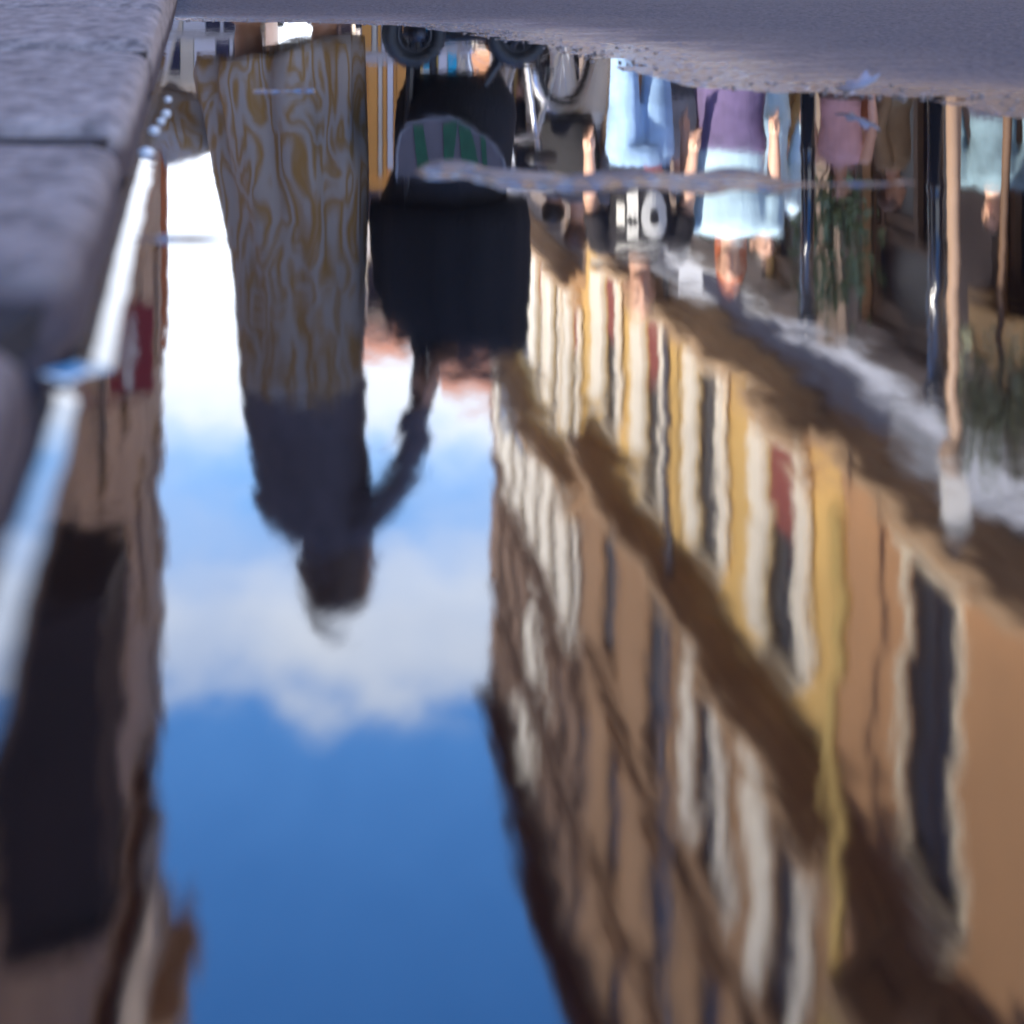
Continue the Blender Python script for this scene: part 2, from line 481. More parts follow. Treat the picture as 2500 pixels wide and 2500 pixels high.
def kerb_stone(y0, y1, seed):
    """rounded granite block; its foot is below the water"""
    mb = MB()
    nyy = 26 if y1 - y0 < 1.2 else 14
    rb = 0.04
    rings = []
    ys = [y0 + (y1 - y0) * (0.5 - 0.5 * math.cos(math.pi * i / (nyy - 1))) for i in range(nyy)]
    for y in ys:
        e = min(y - y0, y1 - y)
        sh = 0.0 if e > rb else rb - math.sqrt(max(0, rb*rb - (rb - e)**2))
        xe = -0.1743 * y - 0.02327 - (0.0042 if y1 < 0.37 and y1 > 0.3 else 0.0) - sh * 0.45
        k = kerb_k(y) - min(sh, kerb_k(y) * 0.8)
        pr = [(0.0, -0.04), (0.0, -0.01), (0.0, 0.004), (-0.0006, k*0.45), (-0.0012, k - 0.007), (-0.0026, k - 0.0038), (-0.0055, k - 0.0014), (-0.0105, k),
              (-0.03, k + .0004), (-0.06, k + .0006), (-0.10, k + .0006), (-0.15, k + .0006), (-0.2, k), (-0.24, k), (-0.25, k - 0.01), (-0.25, -0.04)]
        ring = []
        for (dx, z) in pr:
            p = Vector((xe + dx, y, z))
            q = mnoise.noise(p * 22 + Vector((seed * 7.3, 0, 0)))
            q2 = mnoise.noise(p * 70 + Vector((seed * 3.3, 5, 0)))
            on_face = dx > -0.003
            ring.append((p.x + ((q * 0.0012 + q2 * 0.0006) if on_face and z > 0.006 else 0), y, z + ((q * 0.0022 + q2 * 0.0008) if z > 0.01 else 0)))
        rings.append(ring)
    mb.rings(rings)
    part('kerb_stone', mb, M_KERB, kerb, smooth=True)
    xe = -0.1743 * y1 - 0.02327
    part('joint_fill', MB().box(xe - 0.24, xe - 0.014, y1 - 0.02, y1 + 0.06, -0.03, kerb_k(y1) - 0.0055), M_SOIL, kerb)
cuts = [-1.0, -0.62, -0.28, 0.06, 0.362, 0.668, 1.095, 1.56, 2.05, 2.5, 2.96]
yy = 2.96
while yy < 40:
    yy += 0.9; cuts.append(yy)
for i in range(len(cuts) - 1):
    kerb_stone(cuts[i] + (0.02 if abs(cuts[i] - 1.095) < .01 else 0.008), cuts[i+1] - (0.02 if abs(cuts[i+1] - 1.095) < .01 else 0.008), i)
pv = MB()
M_PAVE = mat('pavement slab', (0.27, 0.25, 0.24), 0.8, 0.2, 6, 0.3)
pave = MB()
pl = [(-0.1743*y - 0.02327 - 0.252, y, kerb_k(y) - 0.006) for y in (-1, 0, .5, 1, 1.5, 2.2, 5, 40, 60)]
for a, b in zip(pl[:-1], pl[1:]):
    pave.poly([a, b, (b[0] - 6, b[1] - 0.5, b[2] + 0.02), (a[0] - 6, a[1] - 0.5, a[2] + 0.02)])
structure('pavement', pave.mesh('pavement'), M_PAVE)

# dry leaf lying at the puddle's rim
lf = MB()
lobes = [(0, 1.0), (22, 0.66), (45, 0.86), (66, 0.58), (95, 0.78), (130, 0.52), (165, 0.5), (180, 0.36), (200, 0.5), (232, 0.5), (262, 0.7), (295, 0.56), (318, 0.8), (340, 0.64)]
YL = F * (CAMH - 0.004) / (232 - HOR)
lf.v.append((0, 0, 0.003))
for a, r in lobes:
    lf.v.append((math.sin(R(a)) * r * 0.017, math.cos(R(a)) * r * 0.017, 0.001 + r * r * 0.0075))
for i in range(len(lobes)):
    lf.f.append((0, 1 + i, 1 + (i + 1) % len(lobes)))
lf.tube([(0, -0.002, 0.003), (0.002, -0.012, 0.002), (0.006, -0.022, 0.004)], [0.0007, 0.0006, 0.0005], 5)
lo = link('leaf', lf.mesh('leaf', True), mat('pale dry leaf', (0.34, 0.30, 0.28), 0.7, 0.35, 120))
lo.location = (P(2095, YL), YL, 0.006)
lo.rotation_euler = (R(14), R(-10), R(-40)); lo.scale = (1.15, 1.0, 1.0)
sol = lo.modifiers.new('thickness', 'SOLIDIFY'); sol.thickness = 0.0006
tag(lo, 'pale curled dry leaf lying at the edge of the puddle', 'leaf')
# grit washed up along the waterline
gv = MB(); rg_ = random.Random(11)
bpts = [Vector((float(x), float(y), 0)) for x, y in BASIN[2:14]]
for _ in range(320):
    k_ = rg_.randrange(len(bpts) - 1); p_ = bpts[k_].lerp(bpts[k_+1], rg_.random())
    p_ += Vector((rg_.gauss(.012, .03), rg_.gauss(.012, .04), 0)); rr = rg_.uniform(.0006, .0019)
    d_ = float(sdist(np.array([p_.x]), np.array([p_.y]), BASIN)[0])
    z_ = 0.018 * (1 - math.exp(-d_ / .85)) if d_ > 0 else -.016 * (1 - math.exp(d_ / .13))
    gv.ball((p_.x, p_.y, z_ + rr*.3), rr*rg_.uniform(.8, 1.3), rr*rg_.uniform(.8, 1.3), rr*.8, 6, 4)
go_ = link('grit', gv.mesh('grit'), mat('grit stone', (.26, .2, .16), .8, .4, 90)); go_['kind'] = 'stuff'
tag(go_, 'fine grey brown grit scattered along the edge of the puddle', 'grit')
# bubbles floating against the kerb, their sky glint put in as pale colour
for i, (x, y, r) in enumerate(((410, 243, .0024), (405, 278, .0028), (393, 296, .0024), (376, 320, .003), (356, 376, .0036))):
    Yb = F * CAMH / (y - HOR)
    b = MB()
    b.rings([[(math.cos(2*math.pi*j/14)*r*math.cos(a), math.sin(2*math.pi*j/14)*r*math.cos(a), r*math.sin(a)*0.8 - 0.0003) for j in range(14)] for a in (0, .25, .5, .8, 1.1, 1.35)])
    o = link('bubble', b.mesh('bubble', True), mat('painted bubble glint', (.72, .66, .56), .5, .05, 200), None, (P(x, Yb), Yb, 0.0003))
    tag(o, 'small bubble with pale painted glint floating on the puddle beside the kerb stones', 'bubble', 'bubbles along the kerb')


# ------------------------------------------------------------------ buildings
RZ_RIGHT = math.atan2(-U.y, -U.x)            # local x runs towards the viewer, local -y faces the street
RZ_LEFT = math.atan2(U.y, U.x)
WCACHE = {}
def cached(key, fn):
    if key not in WCACHE:
        WCACHE[key] = fn()
    return WCACHE[key]
def wall_with_openings(x0, x1, z1, depth, ops, reveal=0.085, z0=0.0):
    """front sheet at y=0 with real openings and reveals, plus sides, back and top"""
    mb = MB()
    xs = sorted({x0, x1, *[o[0] for o in ops], *[o[1] for o in ops]})
    ops = [o for o in ops if z0 <= o[2] < z1]
    zs = sorted({z0, z1, *[o[2] for o in ops], *[o[3] for o in ops]})
    for i in range(len(xs) - 1):
        for j in range(len(zs) - 1):
            cx, cz = (xs[i] + xs[i+1]) / 2, (zs[j] + zs[j+1]) / 2
            if any(o[0] < cx < o[1] and o[2] < cz < o[3] for o in ops):
                continue
            mb.poly([(xs[i],0,zs[j]), (xs[i+1],0,zs[j]), (xs[i+1],0,zs[j+1]), (xs[i],0,zs[j+1])])
    for (a, b, c, d) in ops:
        r = reveal
        mb.poly([(a,0,c),(a,0,d),(a,r,d),(a,r,c)]); mb.poly([(b,0,c),(b,r,c),(b,r,d),(b,0,d)])
        mb.poly([(a,0,d),(b,0,d),(b,r,d),(a,r,d)]); mb.poly([(a,0,c),(a,r,c),(b,r,c),(b,0,c)])
    mb.poly([(x0,0,z0),(x0,0,z1),(x0,depth,z1),(x0,depth,z0)]); mb.poly([(x1,0,z0),(x1,depth,z0),(x1,depth,z1),(x1,0,z1)])
    mb.poly([(x0,depth,z0),(x0,depth,z1),(x1,depth,z1),(x1,depth,z0)]); mb.poly([(x0,0,z1),(x1,0,z1),(x1,depth,z1),(x0,depth,z1)])
    return mb
def add_window(par, xc, zb, w, h, curtain=None, shutters=None, ang=0.0, surround=M_CREAM, pediment=False):
    """window (frame and glazing bars) with pane, surround, sill and shutters below it"""
    k = (round(w, 2), round(h, 2))
    def frame():
        m = MB(); y0, y1, t = 0.03, 0.075, 0.07
        m.box(-w/2, -w/2+t, y0, y1, 0, h).box(w/2-t, w/2, y0, y1, 0, h).box(-w/2+t, w/2-t, y0, y1, 0, t).box(-w/2+t, w/2-t, y0, y1, h-t, h)
        m.box(-t/2, t/2, y0+.004, y1-.004, t, h-t)
        for q in (0.36, 0.68):
            m.box(-w/2+t, -t/2, y0+.01, y1-.01, h*q-.02, h*q+.02).box(t/2, w/2-t, y0+.01, y1-.01, h*q-.02, h*q+.02)
        return m.mesh('window')
    f = link('window', cached(('wf',)+k, frame), M_NAVY, par, (xc, 0, zb))
    def pane():
        return MB().box(-w/2+.06, w/2-.06, 0.048, 0.056, 0.06, h-.06).mesh('pane')
    link('pane', cached(('wp',)+k, pane), M_GLASS, f)
    if curtain is not None:
        def cur():
            m = MB(); hh = h * 0.42
            pts = [(-w/2+.09 + i*(w-.18)/24, 0.014 + 0.007*math.sin(i*1.9)) for i in range(25)]
            for a, b in zip(pts[:-1], pts[1:]):
                m.poly([(a[0],a[1],.03),(b[0],b[1],.03),(b[0],b[1],hh),(a[0],a[1],hh)])
            return m.mesh('curtain', True)
        link('curtain', cached(('wc',)+k, cur), curtain, f)
    if surround is not None:
        def sur():
            m = MB(); t, p = 0.12, 0.03
            m.box(-w/2-t, -w/2, -p, 0.0, 0, h).box(w/2, w/2+t, -p, 0.0, 0, h).box(-w/2-t, w/2+t, -p, 0.0, h, h+t)
            m.box(-w/2-t-.05, w/2+t+.05, -p-.06, 0.0, h+t+.02, h+t+.10)
            return m.mesh('surround')
        link('surround', cached(('ws', surround.name)+k, sur), surround, f)
        def sill():
            return MB().box(-w/2-.26, w/2+.26, -.1, 0.08, -.1, 0.0).mesh('sill')
        link('sill', cached(('wl', surround.name)+k, sill), surround, f)
    if pediment:
        def ped():
            m = MB(); z = h + .3
            m.prism([(-w/2-.42, z), (w/2+.42, z), (0, z+.52)], 1, -.42, 0.0)
            return m.mesh('pediment')
        link('pediment', cached(('wd', surround.name)+k, ped), surround, f)
    if shutters is not None:
        def shut():
            m = MB(); sw = w * .4; t = .045
            m.box(0, .06, -t, 0, 0, h).box(sw-.06, sw, -t, 0, 0, h).box(.06, sw-.06, -t, 0, 0, .08).box(.06, sw-.06, -t, 0, h-.08, h).box(.06, sw-.06, -t, 0, h*.48, h*.48+.07)
            m.box(.06, sw-.06, -t*.75, -t*.25, .08, h*.48).box(.06, sw-.06, -t*.75, -t*.25, h*.48+.07, h-.08)
            return m.mesh('shutter')
        me_ = cached(('wsh', shutters.name)+k, shut)
        s1 = link('shutter', me_, shutters, f, (w/2+.02, -.035, 0)); s1.rotation_euler = (0, 0, -.04)
        s2 = link('shutter', me_, shutters, f, (-w/2-.02, -.08, 0)); s2.rotation_euler = (0, 0, math.pi + ang)
        s2.scale = (1, 1, 1)
    return f
def course(par, x0, x1, z, proj, th, m, brackets=0.0):
    mb = MB().box(x0, x1, -proj, 0, z, z+th*.45).box(x0, x1, -proj*.8, 0, z-th*.3, z-.003).box(x0, x1, -proj*.45, 0, z-th*.62, z-th*.3-.003)
    part('string_course', mb, m, par)
    if brackets:
        n = int((x1 - x0) / brackets)
        def br():
            return MB().prism([(0, 0), (-proj*.74, 0), (-proj*.74, -.1), (-.1, -.5), (0, -.5)], 0, -.08, .08).mesh('bracket')
        me_ = cached(('br', round(proj, 2), m.name), br)
        for i in range(n):
            link('bracket', me_, m, par, (x0 + (i + .5) * (x1 - x0) / n, -.002, z - th*.62 - .004))
def roof(par, x0, x1, z, depth, over=0.42):
    mb = MB()
    mb.prism([(-over, z), (depth+.3, z), (depth*.5, z+depth*.22)], 0, x0-.15, x1+.15)
    r = part('roof', mb, M_TILE, par)
    n = int((x1 - x0) / 0.7)
    def rf(): return MB().box(-.06, .06, -over+.06, 0, -.16, 0).mesh('rafter')
    me_ = cached(('rafter', over), rf)
    for i in range(n):
        link('rafter', me_, M_WOOD, r, (x0 + (i+.5)*(x1-x0)/n, -.003, z-.004))
    part('gutter', MB().tube([(x0, -over-.05, z-.02), (x1, -over-.05, z-.02)], .07, 8), M_COPPER, r)
def shopfront(par, x0, x1, h, door_at=0.5, m=M_WOOD):
    """glazed timber shopfront inside a ground floor opening"""
    w = x1 - x0
    mb = MB(); t = .1
    mb.box(x0, x0+t, .1, .22, 0, h).box(x1-t, x1, .1, .22, 0, h).box(x0+t, x1-t, .1, .22, h-.25, h).box(x0+t, x1-t, .1, .2, h-.95, h-.87)
    xd = x0 + w*door_at
    mb.box(x0+t, xd-.45, .1, .22, 0, .55).box(xd+.45, x1-t, .1, .22, 0, .55).box(xd-.5, xd-.43, .1, .22, .0, h-.95).box(xd+.43, xd+.5, .1, .22, 0, h-.95)
    sfr = part('shopfront', mb, m, par)
    part('pane', MB().box(x0+.05, x1-.05, .155, .165, .05, h-.05), M_GLASS, sfr)
    d = MB().box(xd-.425, xd-.33, .12, .2, .02, h-1).box(xd+.33, xd+.425, .12, .2, .02, h-1).box(xd-.33, xd+.33, .12, .2, .02, .5).box(xd-.33, xd+.33, .12, .2, h-1.12, h-1)
    part('door', d, m, sfr)
def awning(par, x0, x1, z, proj, drop, m, val=.25):
    mb = MB(); n = max(2, int((x1-x0)/.6))
    for i in range(n):
        a, b = x0+(x1-x0)*i/n, x0+(x1-x0)*(i+1)/n
        for (y0, z0, y1, z1) in ((-.02, z, -proj*.5, z-drop*.5-.04), (-proj*.5, z-drop*.5-.04, -proj, z-drop), (-proj, z-drop, -proj-.01, z-drop-val)):
            mb.poly([(a,y0,z0),(b,y0,z0),(b,y1,z1),(a,y1,z1)])
    a = part('awning', mb, m, par)
    for i in range(int((x1-x0)/2.2)+1):
        x = x0 + .05 + i * (x1-x0-.1) / max(1, int((x1-x0)/2.2))
        part('awning_arm', MB().tube([(x, -.05, z-.5), (x, -proj+.03, z-drop-.03)], .018, 6), M_IRON, a)
def balcony(par, xc, z, w, proj=.68):
    mb = MB().box(xc-w/2, xc+w/2, -proj, 0, z-.16, z).box(xc-w/2+.06, xc+w/2-.06, -proj+.06, 0, z-.24, z-.163)
    for s in (-1, 1):
        x = xc + s*w*.36
        mb.prism([(-.002, z-.24), (-proj*.85, z-.24), (-proj*.8, z-.36), (-.15, z-.75), (-.002, z-.8)], 0, x-.09, x+.09)
    b = part('balcony', mb, M_STONE, par)
    rl = MB()
    pts = [(xc-w/2+.04, -.03), (xc-w/2+.04, -proj+.04), (xc+w/2-.04, -proj+.04), (xc+w/2-.04, -.03)]
    for zz in (z+.08, z+1.0):
        for p, q in zip(pts[:-1], pts[1:]):
            rl.tube([(p[0],p[1],zz),(q[0],q[1],zz)], .018, 6)
    for p, q in zip(pts[:-1], pts[1:]):
        L = math.hypot(q[0]-p[0], q[1]-p[1]); k = max(2, int(L/.13))
        for i in range(k+1):
            x, y = p[0]+(q[0]-p[0])*i/k, p[1]+(q[1]-p[1])*i/k
            rl.tube([(x,y,z+.002),(x,y,z+1.0)], .009, 5)
    part('railing', rl, M_IRON, b)

def fabric(name, col, trans=0.5, var=.15, scale=5.0):
    if name in MATS: return MATS[name]
    m = mat(name, col, 0.9, var, scale)
    t = m.node_tree; b = t.nodes['Principled BSDF']; o = t.nodes['Material Output']
    tr = N(t, 'ShaderNodeBsdfTranslucent'); tr.inputs['Color'].default_value = (*col, 1)
    mx = N(t, 'ShaderNodeMixShader'); mx.inputs[0].default_value = trans
    t.links.new(b.outputs[0], mx.inputs[1]); t.links.new(tr.outputs[0], mx.inputs[2]); t.links.new(mx.outputs[0], o.inputs[0])
    return m
M_AWN = fabric('pale blue awning cloth', (0.52, 0.55, 0.62), 0.6)

PR, PL = 5.5, -2.7
def origin(p): return (V.x*p, V.y*p, 0.0)

# --- middle building (mustard), local x = -t
bB = thing('terrace_house', 'mustard stucco terrace house with white shutters above blue awnings', 'building', origin(PR), RZ_RIGHT)
def build_row(par, t0, t1, zt, courses, wins, M, ops_shop, shut, curtain, depth=9, ang=.12, pedi=None, sur=M_CREAM, wsz=(1.3, 2.45), proj=.5, upper=None, split=0.0, shut_floors=1):
    x0, x1 = -t1, -t0
    ops = [(a, b, 0.0, h) for (a, b, h) in ops_shop]
    W, H = wsz
    spots = []
    for fi, z in enumerate(courses):
        top = courses[fi+1] if fi+1 < len(courses) else zt
        h = min(H, top - z - 1.35)
        for t in wins:
            spots.append((-t, z + .55, W, h, fi))
            ops.append((-t - W/2, -t + W/2, z + .55, z + .55 + h))
    if upper is None:
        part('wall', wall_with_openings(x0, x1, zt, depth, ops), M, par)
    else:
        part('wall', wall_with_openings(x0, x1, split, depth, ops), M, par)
        part('upper_wall', wall_with_openings(x0, x1, zt, depth, ops, z0=split), upper, par)  # upper storeys get a darker, browner base colour than the wall below
    for fi, z in enumerate(courses):
        course(par, x0, x1, z, proj*.22 if fi > 1 else proj*.8, .42 if fi < 2 else .2, M_STONE if fi < 2 else (upper or M), 0.0)
    for (x, zb, w, h, fi) in spots:
        c = curtain if (fi == 0 and random.random() < .6 and curtain is not None) else None
        has = shut if (fi < shut_floors or random.random() < .12) else None
        add_window(par, x, zb, w, h, c, has, ang + random.uniform(-.1, .25), sur if fi < shut_floors or shut is None else (upper or sur))
    edges = sorted(ops_shop)
    spans = [(x0, edges[0][0])] + [(p_[1], q_[0]) for p_, q_ in zip(edges[:-1], edges[1:])] + [(edges[-1][1], x1)]
    for (a, b) in spans:
        part('stone_pier', MB().box(a + .002, b - .002, -.05, -.001, 0, courses[0] - .3), M_DARKSTONE, par)
    for (a, b, h) in ops_shop:
        part('stone_lintel', MB().box(a + .002, b - .002, -.045, -.001, h + .002, courses[0] - .3), M_DARKSTONE, par)
        shopfront(par, a, b, h, random.choice((.3, .5, .7)))
    roof(par, x0, x1, zt, depth)
build_row(bB, 17.9, 33.6, 19.4, [4.75, 8.85, 12.75, 16.2], [20.0, 23.65, 27.3, 30.95], M_OCHRE,
          [(-33.0, -30.4, 3.6), (-29.4, -26.0, 3.6), (-25.0, -21.6, 3.6), (-20.8, -18.6, 3.6)], M_SHUT, M_REDCUR, upper=mat('orange brown upper wall', (.36, .21, .105), .9, .14, .6, .15), split=8.86, shut_floors=1)
awning(bB, -24.6, -18.6, 3.95, 1.5, .6, M_AWN)
part('drainpipe', MB().tube([(-25.45, -.2, 19.3), (-25.45, -.2, 3.9)], .055, 8), M_COPPER, bB)

# --- far building
bC = thing('terrace_house', 'tall mustard stucco terrace house at the far end of the right side', 'building', origin(PR), RZ_RIGHT)
build_row(bC, 33.65, 49.6, 19.6, [5.95, 10.0, 13.7, 16.7], [34.9, 37.3, 39.7, 42.1, 44.5, 46.9], M_OCHRE,
          [(-48.8, -45.8, 3.8), (-44.6, -41.0, 3.8), (-40.0, -36.6, 3.8)], M_SHUT, M_REDCUR, upper=mat('umber upper wall', (.24, .145, .09), .9, .16, .6, .15), split=10.01, shut_floors=2, wsz=(1.0, 2.45))
awning(bC, -44.9, -36.2, 4.6, 1.3, .8, M_AWN)

# --- near building (ochre brown)
bA = thing('terrace_house', 'ochre brown terrace house with stone balconies nearest on the right', 'building', origin(PR), RZ_RIGHT)
build_row(bA, 5.0, 17.85, 19.2, [4.55, 8.75, 12.8, 16.2], [5.9, 8.9, 12.1, 15.3], M_ORANGE,
          [(-17.2, -14.6, 3.4), (-13.8, -10.4, 3.4), (-9.4, -6.0, 3.4)], None, None, wsz=(1.25, 2.7), proj=.42)
for t in (15.3, 12.1, 8.9):
    balcony(bA, -t, 9.22, 1.9)
awning(bA, -17.5, -10.6, 3.75, 1.5, .6, fabric('blue awning cloth', (0.40, 0.43, 0.52), .6))
part('shop_sign', MB().box(-13.9, -10.3, -.2, -.02, 2.55, 2.95).box(-13.95, -10.25, -.24, -.02, 2.96, 3.02), M_GOLDWOOD, bA)

part('downpipe', MB().tube([(-16.4, -.5, 19.0), (-16.42, -.5, 12.0), (-16.4, -.5, 4.95)], .07, 10), M_YELLOW, bA, True)
# --- left side of the street: local x = t
def left_house(label, t0, t1, zt, M, courses, wins, depth=8, **kw):
    b = thing('town_house', label, 'building', origin(PL), RZ_LEFT)
    ops, spots = [], []
    for fi, z in enumerate(courses):
        top = courses[fi+1] if fi+1 < len(courses) else zt
        h = min(2.0, top - z - 1.2)
        for t in wins:
            if kw.get('skip') and kw['skip'](t, z): continue
            spots.append((t, z+.6, 1.1, h)); ops.append((t-.55, t+.55, z+.6, z+.6+h))
    for (a, c, h) in kw.get('shops', []):
        ops.append((a, c, 0.0, h))
    part('wall', wall_with_openings(t0, t1, kw.get('roofz', zt), depth, ops), M, b)
    for s_ in spots: add_window(b, *s_, None, kw.get('shut'), .15, M_CREAM if kw.get('trim') else M_TAN)
    for (a, c, h) in kw.get('shops', []): shopfront(b, a, c, h)
    roof(b, t0, t1, kw.get('roofz', zt), depth, kw.get('over', .25))
    return b
bL = left_house('tall narrow tan stucco house at the far left corner', 36.2, 41.2, 21.2, M_TAN, [5.4, 9.4, 13.2, 16.8], [38.5],
                shops=[(37.2, 39.8, 3.6)], over=.64, roofz=25.1, depth=6)
bL2 = left_house('grey tan house with an overhanging dark bay window', 8.0, 36.1, 15.2, mat('grey tan stucco', (.60, .49, .40), .9, .12, .5, .15), [5.0, 9.2], [11.5, 23.6, 27.4, 31.2, 34.4], trim=False,
                 shops=[(11, 14.5, 3.4), (16, 20, 3.4), (22, 26, 3.4)], skip=None)
bay = MB()
bay.box(17.8, 20.4, -.95, 0, 6.2, 9.0).box(17.7, 20.5, -1.0, 0, 9.003, 9.12).box(17.75, 20.45, -.97, 0, 6.1, 6.197)
bo = part('bay_window', bay, M_NAVY, bL2)
for i in range(2):
    part('panel', MB().box(17.95+i*1.2, 17.95+i*1.2+1.0, -.96, -.953, 6.5, 8.7), mat('dark bay timber', (.045, .022, .02), .8, .4, 1.2), bo)
for x_ in (18.0, 20.1):
    part('bracket', MB().prism([(0, 6.097), (-.5, 6.097), (-.1, 5.8), (0, 5.8)], 0, x_, x_ + .15), M_NAVY, bo)
bL0 = left_house('tan stucco house beside the puddle that shades it', -12.0, 4.6, 11.8, M_TAN, [4.8], [-9, -6, -3, 0, 2.4], shops=[(-8, -4.5, 3.4), (-2, 2, 3.4)])
part('attic', MB().box(36.2, 41.25, -.62, -.002, 20.9, 25.0), M_STONE, bL)
# projecting red sign
def street(p, t, z=0.0): return (V.x*p + U.x*t, V.y*p + U.y*t, z)
sg = thing('shop_sign', 'red enamel projecting sign with white arrow mark on the left facade', 'sign', street(-1.62, 20.0, 4.12), TH)
part('panel', MB().box(-.26, .2, -.04, .04, -.52, .52), M_RED, sg)
part('mark', MB().prism([(-.12, .42), (-.02, .5), (.03, .1), (.08, -.1), (.0, -.42), (-.1, -.1)], 1, -.046, -.041), M_WHITE, sg)
part('bracket', MB().tube([(-1.05, 0, .56), (.2, 0, .56)], .02, 6).tube([(-1.05, 0, .1), (-.4, 0, .55)], .012, 6), M_IRON, sg)
part('corner_pilaster', MB().box(40.5, 41.1, -.1, 0, 0, 8.2), mat('terracotta paint', (0.55, 0.22, 0.1), .9, .15, .6), bL)

# --- end of the street
def end_house(label, x0p, x1p, D, ytop, M, nw, floors, rz=0.0):
    X0, X1 = P(x0p, D), P(x1p, D)
    zt = Z(ytop, D)
    b = thing('far_house', label, 'building', (0, D, 0), rz)
    ops = []
    for f in range(floors):
        for i in range(nw):
            xc = X0 + (X1-X0)*(i+.5)/nw
            zb = zt * (f+.3) / floors
            ops.append((xc-.5, xc+.5, zb, zb+min(1.9, zt/floors*.55)))
    part('wall', wall_with_openings(X0, X1, zt, 9, ops), M, b)
    for (a, c, d, e) in ops: add_window(b, (a+c)/2, d, c-a, e-d, None, None, 0, M_CREAM)
    roof(b, X0, X1, zt, 9, .5)
    return b
end_house('pale house with terracotta roof closing the end of the street', 780, 1075, 72, 800, M_PALE, 3, 4)
end_house('rust house with tiled roof behind the terrace at the street end', 1078, 1240, 66, 900, M_RUST, 2, 4)
end_house('low white pavilion far down the street on the left', 330, 600, 64, 230, M_PALE, 4, 1)

# ------------------------------------------------------------------ people
M_SKIN = mat('skin', (0.62, 0.36, 0.25), 0.5, .08, 20)
M_SKIN2 = mat('tanned skin', (0.45, 0.23, 0.14), 0.5, .08, 20)
M_EYE = mat('eye dark', (0.03, 0.02, 0.02), .2, .1, 20)
M_LIP = mat('lip', (0.42, 0.14, 0.12), .5, .1, 20)
M_BROWNHAIR = mat('brown hair', (0.10, 0.05, 0.032), .6, .4, 40)
M_REDHAIR = mat('ginger hair', (0.45, 0.12, 0.05), .6, .3, 40)
M_DARKHAIR = mat('dark hair', (0.02, 0.014, 0.012), .6, .3, 40)
M_SHOE = mat('dark shoe leather', (0.03, 0.025, 0.025), .5, .2, 20)
M_SHOEW = mat('pale canvas shoe', (0.55, 0.53, 0.5), .8, .1, 20)
def cloth(name, col, var=.18, sc=9): return mat(name, col, .9, var, sc, .25)
def remesh(o, vox, it=3):
    r = o.modifiers.new('skin', 'REMESH'); r.mode = 'VOXEL'; r.voxel_size = vox; r.use_smooth_shade = True
    s = o.modifiers.new('soften', 'SMOOTH'); s.iterations = it; s.factor = .5
def hand_mb(mb, w, d, out_, curl=.25):
    """palm with four unequal curled fingers and a thumb; w wrist, d direction, out_ thumb side"""
    w, d, o = Vector(w), Vector(d).normalized(), Vector(out_).normalized()
    o = (o - d * o.dot(d)).normalized(); nrm = d.cross(o)
    mb.tube([w - d*.02, w + d*.03, w + d*.085], [.024, .034, .036], 10, flat=.55)
    for i, (off, L) in enumerate(((.027, .066), (.009, .076), (-.010, .070), (-.028, .054))):
        b = w + d*.085 + o*off
        k1 = b + d*L*.45 - nrm*curl*L*.15
        k2 = k1 + d*L*.33 - nrm*curl*L*.5
        mb.tube([b - d*.012, b, k1, k2, k2 + d*L*.15 - nrm*curl*L*.4], [.0098, .0098, .0092, .0085, .007], 7)
    tb = w + d*.035 + o*.028
    mb.tube([tb - o*.012, tb, tb + d*.028 + o*.018, tb + d*.056 + o*.024], [.012, .0125, .0108, .008], 7)
